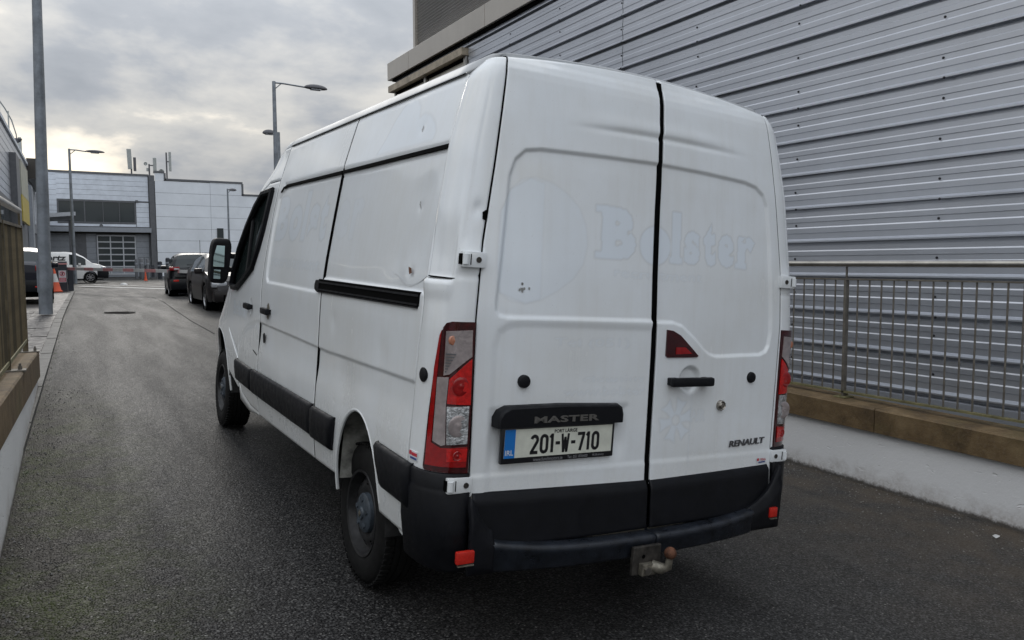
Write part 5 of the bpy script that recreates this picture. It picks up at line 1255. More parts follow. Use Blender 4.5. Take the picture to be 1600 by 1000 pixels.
FB(MB().box(13.6, 14.2, FY-.42, FY-.34, 3.4, 5.2)).build('window', M['farglass'], fb_)
# rooftop aerials, each a thing
def aerial(x, zb, zt, w, label, tilt=0.0, extra=None):
    a = empty('antenna_mast', (x, FY+2, zb-1.2), 0, label, 'antenna', 'phone aerials on the far roof')
    MB().tube([(0, 0, 0), (0, 0, zt-zb+1.1)], .07, 8).build('pole', M['antenna_dark'], a)
    for dx, z0, z1, ww in w:
        p = MB().box(dx-ww/2, dx+ww/2, -.22, -.06, z0-zb+1.2, z1-zb+1.2, bev=.02).build('antenna_panel', M['antenna'], a); p.rotation_euler = (0, tilt, 0)
        MB().box(min(0, dx), max(0, dx)+.02, -.07, 0.02, (z0+z1)/2-zb+1.15, (z0+z1)/2-zb+1.25).build('bracket', M['antenna_dark'], a)
    if extra: extra(a)
aerial(6.45, 10.1, 11.6, [(-.05, 10.75, 12.65, .38)], 'pair of tall flat aerial panels, left on the far roof', rad(-2), lambda a: MB().box(.18, .42, -.1, .06, 1.7, 3.0, bev=.02).build('antenna_panel', M['antenna_dark'], a))
def dishes(a):
    MB().lathe([(-.12, .02), (-.2, .14), (-.14, .17)], 12, 'y', (-.32, 0, 2.45)).build('dish', M['antenna'], a)
    MB().box(-.25, -.08, -.15, .02, 1.75, 2.05).build('junction_box', M['antenna'], a)
aerial(8.0, 10.1, 11.45, [(.48, 10.5, 11.95, .30)], 'short aerial mast with small round dish, middle of the far roof', 0, dishes)
aerial(9.55, 10.4, 12.65, [(.30, 10.75, 12.6, .22)], 'thin dark mast beside pale tube aerial, right on the far roof', 0, lambda a: MB().lathe([(-.1, .02), (-.2, .2), (-.12, .24)], 12, 'y', (-.5, 0, 1.5)).build('dish', M['antenna'], a))

# ------------------------------------------------------------------ left-hand building, facade turned slightly towards the lane
lb = empty('trade_unit_building', (-2.8+.0245*30, 30, .5), -math.atan(.0245), 'grey clad building with signs along the far left edge', 'building')
def LB(mb, yo=30): mb.v = [(a, b-yo, c-.5) for a, b, c in mb.v]; return mb
for k in range(9):
    z0 = 4.55+k*.36
    LB(MB().add(*[[(x, y, z) for z in (z0, z0+.325) for y in (24, 56.5) for x in (-.3, .0)], [(0, 2, 3, 1), (4, 5, 7, 6), (0, 1, 5, 4), (2, 6, 7, 3), (0, 4, 6, 2), (1, 3, 7, 5)]]) if k > 99 else MB().box(-.06, .0, 24, 56, z0, z0+.325)).build('cladding_board', M['clad'], lb)
LB(MB().box(-14, -.07, 24, 79, -.2, 7.75)).build('wall_body', M['trimgrey'], lb)
LB(MB().box(-14, .10, 24, 79, 7.78, 7.95)).build('roof_edge', M['plank'], lb)
for k in range(9): LB(MB().box(-.07, .0, 56.1, 79, 4.55+k*.36, 4.55+k*.36+.325)).build('cladding_board', M['plank'], lb)
LB(MB().box(-.05, .28, 43.0, 45.2, .4, 6.9)).build('pilaster', M['trimgrey'], lb)
LB(MB().box(-.05, .22, 56.5, 58.0, .4, 6.6)).build('pilaster', M['doorpanel'], lb)
LB(MB().box(-.05, .12, 24, 42.8, 4.30, 4.52)).build('window_head', M['trimgrey'], lb)
for y in np.arange(24.5, 42.5, 2.2): LB(MB().box(-.06, -.02, y, y+2.1, 1.0, 4.28)).build('window_pane', M['farglass'], lb)
for y in np.arange(59.5, 70, 1.9):
    LB(MB().box(-.07, -.02, y, y+1.6, 3.9, 6.9)).build('window_pane', M['farglass'], lb)
    LB(MB().box(-.07, .04, y+1.65, y+1.8, 3.9, 6.9)).build('window_mullion', M['doorframe'], lb)
M['signcream'] = mat('weathered_cream_sign', (0.34, 0.34, 0.28), 0.55, var=0.2, vscale=1.5)
M['signyellow'] = mat('yellow_sign', (0.42, 0.33, 0.05), 0.5, var=0.15)
M['signdark'] = mat('dark_sign_box', (0.03, 0.026, 0.022), 0.4)
sg = LB(MB().box(.05, .20, 47.6, 53.4, 5.35, 7.15)).build('banner_sign', M['signcream'], None)
def place_LB(o):
    o.location = lb.location; o.rotation_euler = lb.rotation_euler; return o
place_LB(sg); tag(sg, 'cream upper banner panel hung above the yellow one on the left building', 'sign')
s2 = place_LB(LB(MB().box(.05, .20, 47.6, 53.4, 3.95, 5.33)).build('banner_sign', M['signyellow'], None)); tag(s2, 'yellow banner panel hung on the wall of the left building', 'sign')
s3 = place_LB(LB(MB().box(.02, .65, 56.4, 66.5, 7.0, 8.25)).build('sign_box', M['signdark'], None)); tag(s3, 'dark boxy fascia sign projecting at the far end of the left building', 'sign')
for k, (y, w) in enumerate(((58.2, 1.6), (60.4, 1.2), (62.2, 1.5), (64.2, 1.4))):
    p = MB().box(.66, .68, y-30, y+w-30, 7.25-.5, 8.0-.5).build('sign_letter', M['doorframe'], s3)
la = empty('roof_antenna', (0, 0, 0), 0, 'thin looped roof aerial on the left building roof edge', 'antenna')
la.location = lb.location; la.rotation_euler = lb.rotation_euler
MB().tube([(-.1, 10.5, 7.4), (-.1, 10.5, 8.75)], .035, 6).tube([(-.12, 10.6, 8.35), (-.1, 13.5, 8.5), (0, 16, 8.35), (.05, 18, 7.95), (.05, 18.6, 7.5)], .03, 6).tube([(.0, 14, 7.4), (0, 14, 8.45)], .03, 6).build('loop_rod', M['antenna'], la)
MB().lathe([(0, .02), (.12, .16), (.22, .20), (.22, .0)], 12, 'z', (.1, 18.3, 7.55)).build('horn', M['antenna_dark'], la)
MB().box(-.1, .05, 21.8, 22.3, 7.4, 8.35).build('roof_vent', M['antenna'], la)
# clad sheds behind the viewer on the left (seen in the van's mirror)
sh = empty('clad_shed', (-7.5, -20, gzf(-4.6, -12)), 0, 'grey clad shed on the left, behind the viewpoint, seen only in mirrors', 'building')
for k in range(14): MB().box(-.06, 0, -26, 13, .15+k*.30, .15+k*.30+.255).build('cladding_board', M['clad'], sh)
MB().box(-9, -.065, -26, 13, -.6, 4.4).build('wall_body', M['trimgrey'], sh)
# slanted entrance canopy in front of the far building
cn = empty('entrance_canopy', (-3.2, 73, 4.95), 0, 'slanted pale entrance canopy in front of the far building, left', 'canopy')
MB().add([(-3, -3, -.12), (4.6, -3, .62), (4.6, 4, .62), (-3, 4, -.12), (-3, -3, .18), (4.6, -3, .92), (4.6, 4, .92), (-3, 4, .18)], [(0, 3, 2, 1), (4, 5, 6, 7), (0, 1, 5, 4), (1, 2, 6, 5), (2, 3, 7, 6), (3, 0, 4, 7)]).build('canopy_slab', M['doorframe'], cn)
for x in (1.0, 4.2): MB().box(x-.1, x+.1, -1, -.8, -4.4, .3).build('canopy_post', M['trimgrey'], cn)

# ------------------------------------------------------------------ street lamps
def lamp(x, y, h, arm, label, r0=.085, r1=.05, lean=0.0, zb=None, head=(.62, .16), dy=0.0):
    z0 = gzf(x, y) if zb is None else zb
    L = empty('street_lamp', (x, y, z0), 0, label, 'street lamp')
    n = 8
    MB().tube([(lean*t/n*1.0, 0, h*t/n) for t in range(n+1)], [r0*(1-t/n)+r1*t/n for t in range(n+1)], 14).build('pole', M['galv'], L, True)
    if arm:
        s = 1 if arm > 0 else -1; a = abs(arm)
        MB().tube([(lean, 0, h-.05), (lean+s*a*.2, dy*.2, h-.05), (lean+s*(a-head[0]), dy, h-.10)], .035, 8).tube([(lean, 0, h-.35), (lean+s*.3, 0, h-.07)], .02, 6).build('arm', M['galv'], L, True)
        bm = bmesh.new(); bmesh.ops.create_uvsphere(bm, u_segments=18, v_segments=10, radius=1)
        for v in bm.verts:
            zc = v.co.z; v.co = Vector((v.co.x*head[0]*.62, v.co.y*.19, (zc*head[1] if zc > 0 else zc*head[1]*.35)))
        me = D.meshes.new('lamp_head'); bm.to_mesh(me); bm.free()
        o = add_obj('lamp_head', me, M['antenna_dark'], L, True); o.location = (lean+s*(a-head[0]*.45), dy, h-.10)
        MB().box(-.22, .22, -.13, .13, -.075, -.04, bev=.01).build('lamp_glass', M['doorframe'], o)
    return L
lamp(-.245, 18.3, 9.2, 0, 'bare galvanised lamp post on the left pavement, nearest and thickest', .125, .068, .16, zb=.60)
MB().box(-.13, .13, -.005, .0, .45, 1.1).build('post_door', M['galv'], D.objects['street_lamp'])
lamp(8.32, 34, 8.9, 2.2, 'tall lamp post rising behind the white van, arm to the right', .13, .075, head=(.85, .17))
lamp(11.15, 45, 8.6, -.75, 'more distant lamp right behind the tall one, its head to the left', .14, .13, head=(.62, .22))
lamp(.86, 52, 7.85, 1.70, 'lamp post with right arm in front of the far window and white van', .11, .06, head=(.85, .12))
lamp(12.19, 66, 7.25, .62, 'small lamp post against the plain panels of the far building', .10, .06, head=(.5, .16))

# ------------------------------------------------------------------ parking barrier, cabinet, sign, cones, bollards
M['cabinet'] = mat('dark_grey_cabinet', (0.028, 0.032, 0.042), 0.45, var=0.2)
M['bluegrey'] = mat('blue_grey_post', (0.085, 0.12, 0.155), 0.5, var=0.2)
M['pink'] = mat('faded_red_stripe', (0.56, 0.26, 0.26), 0.5, var=0.2)
M['offwhite'] = mat('off_white_paint', (0.55, 0.55, 0.54), 0.5, var=0.15)
M['orange'] = mat('cone_orange', (0.62, 0.09, 0.03), 0.5, var=0.15)
M['signred'] = mat('sign_red', (0.50, 0.03, 0.06), 0.4)
M['sticker_white'] = mat('sign_white', (0.62, 0.60, 0.62), 0.4)
M['line'] = mat('worn_white_line', (0.42, 0.42, 0.41), 0.6, var=0.35, vscale=3)
cb = empty('barrier_cabinet', (.04, 34.8, .55), 0, 'dark barrier cabinet with a red cap and prohibition sign on the left kerb', 'barrier')
MB().box(-.27, .27, -.18, .18, 0, 1.09, bev=.02).build('cabinet_body', M['cabinet'], cb)
MB().box(-.29, .29, -.20, .20, 1.09, 1.14, bev=.01).build('cabinet_cap', M['pink'], cb)
MB().box(-.24, .28, -.17, .17, 1.14, 1.22, bev=.03).build('cabinet_lid', M['trimgrey'], cb)
MB().box(.28, .48, .05, .40, 0, .98, bev=.02).build('drive_box', M['cabinet'], cb)
sn = MB().box(-.02, .235, -.205, -.185, .40, .86).build('prohibition_sign', M['sticker_white'], cb)
MB().lathe([(-.207, .092), (-.21, .092), (-.21, .068), (-.207, .068)], 28, 'y', (.105, 0, .73)).build('red_ring', M['signred'], sn)
MB().add([(.045, -.2085, .68), (.06, -.2085, .665), (.17, -.2085, .775), (.155, -.2085, .79)], [(0, 1, 2, 3)]).build('red_slash', M['signred'], sn)
MB().box(.08, .13, -.2075, -.206, .68, .785).build('pictogram', M['plateblack'], sn)
MB().box(-.005, .22, -.208, -.206, .425, .575).build('red_panel', M['signred'], sn)
for z in (.46, .50, .54): MB().box(.02, .195, -.2095, -.2085, z-.008, z+.008).build('sign_text_line', M['sticker_white'], sn)
ba = empty('boom_barrier', (.30, 34.6, .55), 0, 'red and white striped barrier arm lowered across the lane', 'barrier')
ax0, ax1 = Vector((.0, .25, .93)), Vector((3.46, -7.9, .83))
nseg = 12
for k in range(nseg):
    a = ax0.lerp(ax1, k/nseg); b = ax0.lerp(ax1, (k+1)/nseg)
    h = .055; d = (b-a).normalized(); nrm = Vector((d.y, -d.x, 0)).normalized()*.02
    vs = [a-nrm+Vector((0, 0, -h)), a+nrm+Vector((0, 0, -h)), a+nrm+Vector((0, 0, h)), a-nrm+Vector((0, 0, h))]; vs += [v+(b-a) for v in vs]
    MB().add(vs, [(0, 1, 5, 4), (1, 2, 6, 5), (2, 3, 7, 6), (3, 0, 4, 7), (0, 3, 2, 1), (4, 5, 6, 7)]).build('arm_stripe', M['pink'] if k % 2 == 0 else M['offwhite'], ba)
bp = empty('barrier_post', (3.80, 26.1, .54), 0, 'blue grey receiving post of the barrier, between the dark cars', 'post')
MB().box(-.19, .19, -.10, .10, 0, .97, bev=.012).build('post_body', M['bluegrey'], bp)
MB().box(.0, .22, -.12, .12, .80, .98).box(.03, .19, -.125, -.115, .70, .76).build('post_catch', M['trimgrey'], bp)
def cone(x, y, h, label, white=True, r=.19):
    z0 = gzf(x, y)+(.055 if x < kerb_x(y) else 0)
    c = empty('traffic_cone', (x, y, z0), 0, label, 'traffic cone')
    MB().box(-r*1.15, r*1.15, -r*1.15, r*1.15, 0, .035, bev=.012).build('cone_base', M['orange'], c)
    def seg(a, b): return [(h*a, r*(1-a)+.03*a), (h*b, r*(1-b)+.03*b)]
    MB().lathe([(.035, r)]+seg(.12, .42), 20, 'z').build('cone_body', M['orange'], c, True)
    MB().lathe(seg(.42, .78), 20, 'z').build('cone_sleeve', M['offwhite'] if white else M['orange'], c, True)
    MB().lathe(seg(.78, 1.0)+[(h, 0)], 20, 'z').build('cone_tip', M['orange'], c, True)
    return c
cone(-.13, 33.9, .88, 'orange and white traffic cone beside the dark barrier cabinet', r=.23)
cone(5.12, 57.5, .62, 'slim orange marker standing near the bollards by the far building', False, .10)
for k, (x, y, h, w, lb_, m_) in enumerate(((5.25, 66, 1.55, .10, 'thin dark post left of the bin cage by the far building', 'trimgrey'), (5.62, 66, 1.60, .13, 'slightly thicker dark post in front of the bin cage', 'trimgrey'), (6.05, 66, 1.55, .10, 'thin dark post at the right side of the bin cage', 'trimgrey'),
        (6.72, 64, 1.35, .16, 'shortest and thickest dark bollard, right of the bin cage', 'cabinet'), (7.16, 63, 1.62, .15, 'tallest dark bollard at the far building corner', 'cabinet'), (7.40, 63, 1.55, .09, 'slimmest dark post, rightmost of the row by the pale wall panels', 'cabinet'))):
    b = empty('bollard', (x, y, gzf(x, y)), 0, lb_, 'bollard', 'dark posts by the far building')
    MB().lathe([(0, w), (h-.06, w), (h, w*.6), (h, 0)], 12, 'z').build('bollard_shaft', M[m_], b, True, 40)
    MB().lathe([(h*.72, w+.006), (h*.80, w+.006)], 12, 'z').build('bollard_band', M['doorpanel'], b, True)
cg = empty('bin_cage', (6.1, 67, gzf(6.1, 67)), 0, 'grey wire cage with pale sheets stacked beside the sectional door', 'cage')
for x in (-.6, -.2, .2, .6):
    MB().box(x-.02, x+.02, -.4, -.36, 0, 1.7).build('cage_bar', M['trimgrey'], cg)
for z in (.1, .9, 1.68): MB().box(-.6, .6, -.41, -.37, z-.02, z+.02).build('cage_rail', M['trimgrey'], cg)
MB().box(-.5, .25, -.3, .3, .05, .75).build('stacked_sheet', M['doorpanel'], cg); MB().box(-.2, .5, -.2, .35, .05, 1.05).build('stacked_sheet', M['cabinet'], cg)
# road line, lane joint, drain cover, marker stud, scraps
def strip(name, pts, w, m, dz=.005, **kw):
    mb = MB(); vs = []
    for i, p in enumerate(pts):
        a = Vector(pts[max(i-1, 0)]); b = Vector(pts[min(i+1, len(pts)-1)]); d = (b-a).normalized(); q = Vector((-d.y, d.x))*w/2
        for sgn in (1, -1):
            x, y = p[0]+q.x*sgn, p[1]+q.y*sgn; vs.append((x, y, gzf(x, y)+dz))
    mb.add(vs, [(2*i, 2*i+1, 2*i+3, 2*i+2) for i in range(len(pts)-1)]); return mb.build(name, m, **kw)
strip('road_marking', [(.95, 44.5), (2.0, 42.0), (3.0, 39.6), (4.4, 36.2)], .42, M['line'], kind='structure')
strip('road_marking', [(1.6, 47.5), (3.2, 43.8), (5.2, 39.0)], .18, M['line'], kind='structure')
M['joint'] = mat('tar_joint', (0.010, 0.010, 0.011), 0.9, spec=0.1)
strip('road_joint', [(2.62, 27.5), (2.58, 24), (2.45, 20.5), (2.40, 17.5), (2.46, 15)], .02, M['joint'], .006, kind='structure')
M['iron'] = mat('drain_iron', (0.014, 0.013, 0.012), 0.85, spec=0.1, var=0.5, vscale=20)
dc = empty('drain_cover', (1.12, 19.7, gzf(1.12, 19.7)), 0, 'dark drain cover set in the lane surface, left of the cars', 'drain')
MB().lathe([(.002, .0), (.008, .36), (.004, .40)], 32, 'z').build('cover_plate', M['iron'], dc, True)
for k in range(5): MB().box(-.25, .25, -.2+.09*k, -.17+.09*k, .008, .014).build('cover_rib', M['iron'], dc)
ms = MB().lathe([(0, .20), (.05, .17), (.09, .08), (.10, 0)], 16, 'z').build('marker_dome', M['offwhite'], None, True); ms.location = (3.05, 46.5, gzf(3.05, 46.5)); tag(ms, 'small white dome on the road near the white line', 'road stud')
bm = bmesh.new(); f_pts = [(-.03, -.015, 0), (.0, -.022, .006), (.034, -.008, .003), (.025, .016, .008), (-.008, .02, .004), (-.032, .008, .010)]
bm.faces.new([bm.verts.new(p) for p in f_pts]); me = D.meshes.new('litter'); bm.to_mesh(me); bm.free()
lt = add_obj('litter', me, M['offwhite']); lt.location = (5.36, 2.66, gzf(5.36, 2.66)+.008); tag(lt, 'tiny white scrap lying at the foot of the right wall', 'litter')
# weeds along the wall foot on the left
M['weed'] = mat('weed_green', (0.045, 0.085, 0.018), 0.6, var=0.4, vscale=40)
def weeds(name, spots, label):
    mb = MB()
    for (x, y, n, sc) in spots:
        for k in range(n):
            a = rnd.uniform(0, 6.28); r = rnd.uniform(0, .05)*sc; l = rnd.uniform(.010, .024)*sc; el = rnd.uniform(.1, 1.0)
            px, py = x+r*math.cos(a), y+r*1.8*math.sin(a); z = gzf(px, py)+.002; d = Vector((math.cos(a)*math.cos(el), math.sin(a)*math.cos(el), math.sin(el)))*l; w = Vector((-math.sin(a), math.cos(a), 0))*l*.28
            b = Vector((px, py, z)); mb.add([b, b+d*.5+w, b+d, b+d*.5-w], [(0, 1, 2, 3)])
    return mb.build(name, M['weed'], kind='stuff')
weeds('weeds', [(lx(y)+.015+rnd.uniform(0, .03), y, rnd.randint(10, 26), rnd.uniform(.35, .6)) for y in [5.2, 5.5, 6.0, 6.5, 7.2, 8.1]], '')
weeds('kerb_moss', [(kerb_x(y)+.015+rnd.uniform(0, .03), y, 12, .7) for y in np.arange(9.5, 30, .45)], '')
def grit(n):
    mb = MB(); tet = [(-1, -1, 0), (1, -.8, 0), (.2, 1, 0), (0, 0, 1.1)]
    for k in range(n):
        u = rnd.random()
        if u < .45: y = rnd.uniform(3.2, 9.5); x = lx(y)+abs(rnd.gauss(0, .22))+.01
        elif u < .9: y = rnd.uniform(1.2, 6.5); x = RW-abs(rnd.gauss(0, .3))-.01
        else: y = rnd.uniform(1.5, 8); x = rnd.uniform(0, 5.5)
        s = rnd.uniform(.003, .008); z = gzf(x, y)+.001; a = rnd.uniform(0, 6.28); c, q = math.cos(a), math.sin(a)
        mb.add([(x+s*(p[0]*c-p[1]*q), y+s*(p[0]*q+p[1]*c), z+s*p[2]) for p in tet], [(0, 1, 3), (1, 2, 3), (2, 0, 3)])
    return mb.build('grit', M['concrete'], kind='stuff')
grit(900)

# ------------------------------------------------------------------ parked cars
M['car_black'] = mat('black_car_paint', (0.004, 0.005, 0.007), 0.3, coat=0.15, spec=0.25)
M['car_navy'] = mat('navy_car_paint', (0.005, 0.006, 0.013), 0.3, coat=0.15, spec=0.25)
M['car_brown'] = mat('brown_grey_car_paint', (0.018, 0.016, 0.016), 0.32, metal=0.2, coat=0.1, spec=0.2)
M['car_white'] = mat('white_hire_van_paint', (0.82, 0.82, 0.81), 0.25, coat=0.5, var=0.05, vscale=2)
M['alloy'] = mat('alloy_wheel', (0.30, 0.30, 0.31), 0.3, metal=0.9, var=0.3, vscale=20)
M['headlamp'] = mat('headlamp_lens', (0.45, 0.47, 0.50), 0.08, metal=0.4, coat=0.6)
M['yellow'] = mat('yellow_bar', (0.62, 0.38, 0.02), 0.4)
def car(name, loc_, rz, L, W, tops, belt, m, label, cat='car', axles=(.85, 3.5), wr=.31, side=(), lower=.24, tumble=.42, rear='hatch', plate=True, scr=None, bumperm=None):
    """y runs from the tail (0) to the nose (L); tops: (y, z) outline of the car seen from the side; belt: (y, z) waist"""
    c = empty(name, loc_, rz, label, cat)
    ty, tz = zip(*tops); by, bz = zip(*belt)
    ys = set(np.round(np.arange(0, L+.01, .09), 3)) | set(ty)
    for a in axles:
        for q in (-1, -.97, -.85, -.6, -.3, 0, .3, .6, .85, .97, 1): ys.add(round(a+q*(wr+.055), 4))
    ys = np.array(sorted(v for v in ys if 0 <= v <= L)); T = np.interp(ys, ty, tz); B = np.minimum(np.interp(ys, by, bz), T-.015)
    w = (W/2)*(1-.16*np.clip((ys-(L-.75))/.75, 0, 1)**2.2-.10*np.clip((.5-ys)/.5, 0, 1)**2.2)
    zl = np.full_like(ys, lower)+.08*np.clip((ys-L+.3)/.3, 0, 1)+.08*np.clip((.3-ys)/.3, 0, 1)
    for a in axles:
        t = np.clip(1-((ys-a)/(wr+.055))**2, 0, 1); zl = np.where(t > 0, np.maximum(zl, wr-.03+(wr+.085)*np.sqrt(t)), zl)
    zl = np.minimum(zl, B-.02)
    rows = []; kinds = []
    for v, k in ((0, .965), (.25, .99), (.55, 1.0), (.8, .99), (1, .955)): rows.append((w*k, zl+(B-zl)*v))
    gh = T-B; tw = np.minimum(tumble*gh, .26)
    for v in (.45, .86): rows.append((w*.945-tw*v, B+gh*v*.99))
    rows.append((w*.92-tw-.06, T-.004)); rows.append((w*.45, T+.022)); rows.append((w*0, T+.03))
    R = [np.stack([x, ys, z], -1) for x, z in rows]; Lh = [np.stack([-x, ys, z], -1) for x, z in rows[:-1]]
    P = np.array(Lh+[R[-1]]+R[-2::-1]); nr = P.shape[0]
    V = P.reshape(-1, 3); nc = len(ys); faces = {'body': [], 'side_window': [], 'windscreen': [], 'rear_window': []}
    for i in range(nr-1):
        for j in range(nc-1):
            a = i*nc+j; f = (a, a+1, a+nc+1, a+nc); ym = (ys[j]+ys[j+1])/2; hh = gh[j]+gh[j+1]
            tgt = 'body'
            if i in (4, 5, nr-6, nr-7) and hh > .3:
                for s0, s1 in side:
                    if s0 < ym < s1: tgt = ('side_window', s0, i < nr//2)
            if scr and i in (7, 8, nr-10+0, nr-9, 6, nr-8) and 6 < i < nr-8:
                if scr[0] < ym < scr[1]: tgt = 'windscreen'
                if scr[2] < ym < scr[3]: tgt = 'rear_window'
            faces.setdefault(tgt, []).append(f)
    n0 = len(V); k1 = [i*nc for i in range(nr)]; faces['body'].append(tuple(k1[::-1])); faces['body'].append(tuple(i*nc+nc-1 for i in range(nr)))
    for kd, fs in faces.items():
        if not fs: continue
        kd = kd if isinstance(kd, str) else kd[0]
        me = D.meshes.new(kd); me.from_pydata(V.tolist(), [], fs)
        bm = bmesh.new(); bm.from_mesh(me); bmesh.ops.delete(bm, geom=[v for v in bm.verts if not v.link_faces], context='VERTS'); bmesh.ops.recalc_face_normals(bm, faces=bm.faces); bm.to_mesh(me); bm.free()
        add_obj(kd, me, m if kd == 'body' else M['glass'], c, True, angle=32)
    MB().box(-W/2+.25, W/2-.25, .25, L-.25, .16, .5).box(-W/2+.16, W/2-.16, .9, L-1.4, .45, .85).build('underbody', M['dark'], c)
    for a in axles:
        for s in (-1, 1):
            MB().lathe([(s*(W/2-.30), wr+.10), (s*(W/2-.012), wr+.06)], 24, 'x', (0, a, wr), a0=0, a1=2*math.pi).build('arch_liner', M['dark'], c)
            wh = empty('wheel', (s*(W/2-.11), a, wr)); wh.parent = c
            MB().lathe([(s*-.09, wr*.7), (s*-.09, wr-.015), (s*-.07, wr), (s*.07, wr), (s*.09, wr-.015), (s*.095, wr*.7)], 28).build('tyre', M['rubber'], wh, True, 40)
            rm = MB().lathe([(s*.092, wr*.71), (s*.085, wr*.66), (s*.03, wr*.62), (s*.03, 0)], 24).build('rim', M['dark'], wh)
            sp = MB()
            for k in range(7):
                t = 2*math.pi*k/7; u = Vector((0, math.cos(t), math.sin(t))); v_ = Vector((0, -math.sin(t), math.cos(t)))
                o_ = Vector((s*.075, 0, 0)); sp.add([o_+u*.03+v_*.03, o_+u*wr*.68+v_*.022, o_+u*wr*.68-v_*.022, o_+u*.03-v_*.03], [(0, 1, 2, 3)])
            sp.lathe([(s*.09, wr*.70), (s*.09, wr*.64), (s*.07, wr*.62)], 24).lathe([(s*.08, .05), (s*.085, 0)], 12).build('wheel_spokes', M['alloy'], rm)
    for s in (-1, 1):
        q = np.interp(L-1.62, by, bz)
        mm = MB().box(min(s*(W/2-.05), s*(W/2+.14)), max(s*(W/2-.05), s*(W/2+.14)), L-1.60, L-1.46, q-.02, q+.12, bev=.03).build('door_mirror', m, c, True, 40)
    return c
def carbox(c, name, m, *b, bev=.012): return MB().box(*b, bev=bev).build(name, M[m], c, True, 35)
# dark saloon parked on the left pavement, tail towards us
HB = [(0, .80), (.04, .98), (.12, 1.02), (.30, 1.08), (.62, 1.34), (1.0, 1.44), (1.9, 1.47), (2.5, 1.42), (3.25, 1.02), (3.9, .92), (4.25, .78), (4.4, .55)]
BB = [(0, .78), (.15, .98), (2, .96), (3.2, .95), (3.9, .88), (4.4, .52)]
c1 = car('parked_car', (-1.02, 23.3, gzf(-1.0, 25)+.06), 0, 4.4, 1.80, HB, BB, M['car_navy'], 'dark car parked on the left pavement behind the lamp post, tail towards the viewer', axles=(.80, 3.45), side=((.75, 1.85), (1.95, 2.9)), scr=(2.55, 3.2, .30, .66))
carbox(c1, 'tail_light', 'red', .52, .86, -.015, .12, .86, .99); carbox(c1, 'tail_light', 'red', -.86, -.52, -.015, .12, .86, .99)
carbox(c1, 'reversing_light', 'headlamp', .56, .72, -.02, .1, .89, .94); carbox(c1, 'rear_bumper', 'car_black', -.82, .82, -.05, .3, .30, .62, bev=.05)
carbox(c1, 'number_plate', 'plate', -.26, .26, -.03, .0, .72, .83, bev=.004); carbox(c1, 'rear_reflector', 'reflector', .50, .70, -.055, .0, .42, .45, bev=.004)
# dark hatchback on the right, tail towards us
H2 = [(0, .62), (.03, .95), (.10, 1.02), (.28, 1.30), (.42, 1.43), (.9, 1.49), (1.9, 1.50), (2.4, 1.44), (3.1, 1.06), (3.6, .96), (3.95, .80), (4.05, .55)]
B2 = [(0, .60), (.12, .99), (2, .97), (3.0, .97), (3.6, .90), (4.05, .5)]
c2 = car('parked_car', (4.02, 27.4, .49), rad(-4), 4.05, 1.78, H2, B2, M['car_black'], 'black hatchback with roof aerial on the right, tail towards the viewer', axles=(.70, 3.2), side=((.45, 1.65), (1.75, 2.7)), scr=(2.45, 3.05, .09, .41))
for s in (-1, 1):
    carbox(c2, 'tail_light', 'red', min(s*.86, s*.55), max(s*.86, s*.55), -.02, .12, .93, 1.05); carbox(c2, 'reversing_light', 'headlamp', min(s*.72, s*.56), max(s*.72, s*.56), -.025, .1, .94, 1.0)
    carbox(c2, 'rear_reflector', 'reflector', min(s*.75, s*.58), max(s*.75, s*.58), -.065, .0, .56, .62, bev=.004)
carbox(c2, 'rear_bumper', 'car_black', -.84, .84, -.06, .3, .28, .66, bev=.06); carbox(c2, 'bumper_strip', 'steel_black', -.70, .70, -.075, .0, .70, .76); carbox(c2, 'number_plate', 'plate', -.26, .26, -.03, .0, .79, .90, bev=.004)
MB().box(-.32, .20, .06, .075, 1.10, 1.12).build('rear_wiper', M['dark'], c2)
MB().tube([(.15, .62, 1.48), (.15, .60, 1.95)], .008, 5).build('roof_aerial', M['dark'], c2)
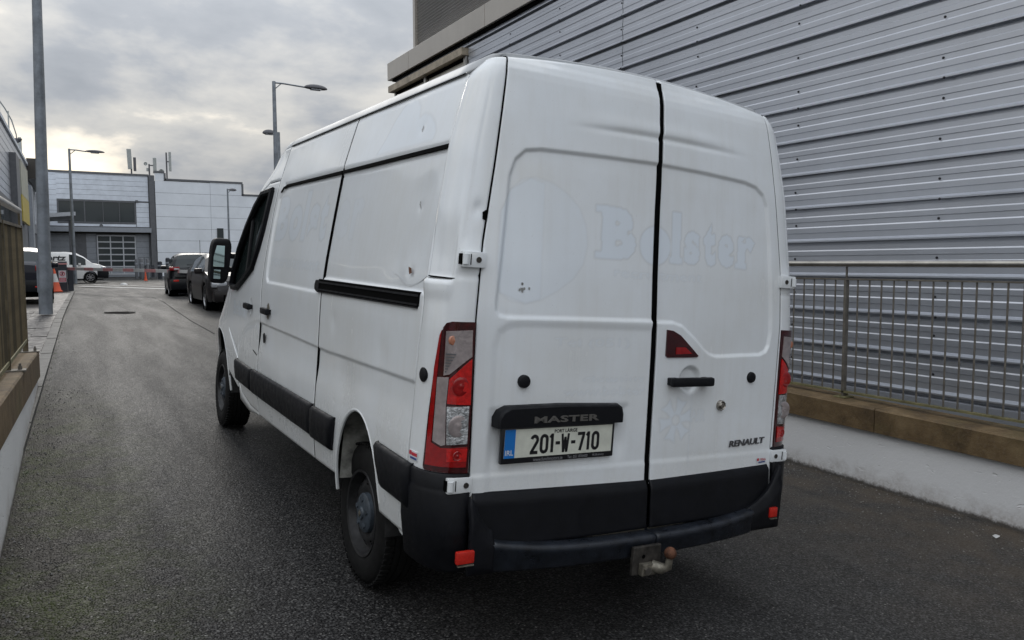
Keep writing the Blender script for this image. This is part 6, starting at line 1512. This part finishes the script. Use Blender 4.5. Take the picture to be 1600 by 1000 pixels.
# brown-grey saloon facing us
H3 = [(0, .70), (.05, 1.02), (.5, 1.08), (1.15, 1.38), (1.7, 1.46), (2.3, 1.46), (2.75, 1.37), (3.55, .98), (4.3, .86), (4.6, .74), (4.75, .50)]
B3 = [(0, .66), (.3, 1.0), (2, .97), (3.5, .94), (4.3, .80), (4.75, .46)]
c3 = car('parked_car', (4.12, 24.3, .44), rad(180-1), 4.75, 1.82, H3, B3, M['car_brown'], 'brown grey saloon facing the viewer, half hidden by the van mirror', axles=(1.05, 3.75), wr=.33, side=((1.0, 2.0), (2.1, 3.2)), scr=(2.8, 3.5, .55, 1.15))
for s in (-1, 1):
    carbox(c3, 'headlight', 'headlamp', min(s*.84, s*.48), max(s*.84, s*.48), 4.38, 4.66, .60, .74, bev=.04)
carbox(c3, 'front_grille', 'steel_black', -.44, .44, 4.6, 4.78, .50, .70, bev=.02); carbox(c3, 'front_bumper', 'car_brown', -.82, .82, 4.45, 4.80, .24, .52, bev=.07)
carbox(c3, 'lower_grille', 'dark', -.6, .6, 4.7, 4.815, .28, .42); carbox(c3, 'number_plate', 'plate', -.26, .26, 4.79, 4.815, .44, .54, bev=.004)
# white hire van crossing behind the barrier, nose to the right
H4 = [(0, .9), (.03, 1.80), (.3, 1.86), (2.2, 1.88), (2.75, 1.80), (3.1, 1.62), (3.62, 1.18), (4.0, 1.10), (4.32, .96), (4.42, .60)]
B4 = [(0, .85), (.3, 1.12), (2.4, 1.10), (3.5, 1.06), (4.0, 1.0), (4.42, .56)]
c4 = car('hire_van', (-1.72, 55.3, .55), rad(-90), 4.42, 1.85, H4, B4, M['car_white'], 'small white hire van with black front bumper, side-on behind the barrier', 'van', axles=(.75, 3.45), wr=.32, side=((2.35, 3.22),), scr=(2.85, 3.6, -1, -.9), tumble=.22)
for s in (-1, 1):
    carbox(c4, 'headlight', 'headlamp', min(s*.86, s*.6), max(s*.86, s*.6), 4.0, 4.30, .84, .98, bev=.03)
carbox(c4, 'front_bumper', 'plastic', -.935, .935, 3.82, 4.47, .26, .80, bev=.08); carbox(c4, 'number_plate', 'plate', .30, .90, 4.495, 4.52, .50, .60, bev=.004)
carbox(c4, 'side_plate', 'plate', .905, .915, 4.05, 4.40, .50, .60, bev=.002)
for a in (.75, 3.45): MB().lathe([(.905, .40), (.935, .40), (.935, .365), (.905, .365)], 24, 'x', (0, a, .32), a0=math.radians(-100), a1=math.radians(100)).build('arch_trim', M['plastic'], c4)
text_obj('hire_lettering', 'Hertz', lambda u, v, w: (.90-.225*(.26+.36*v), .75+1.45*u, 1.36+.36*v), M['plateblack'], c4, bold=.03, shear=.15)
MB().add([(.889, 1.25, 1.24), (.889, 2.15, 1.24), (.873, 2.15, 1.31), (.873, 1.25, 1.31)], [(0, 1, 2, 3)]).build('yellow_bar', M['yellow'], c4)
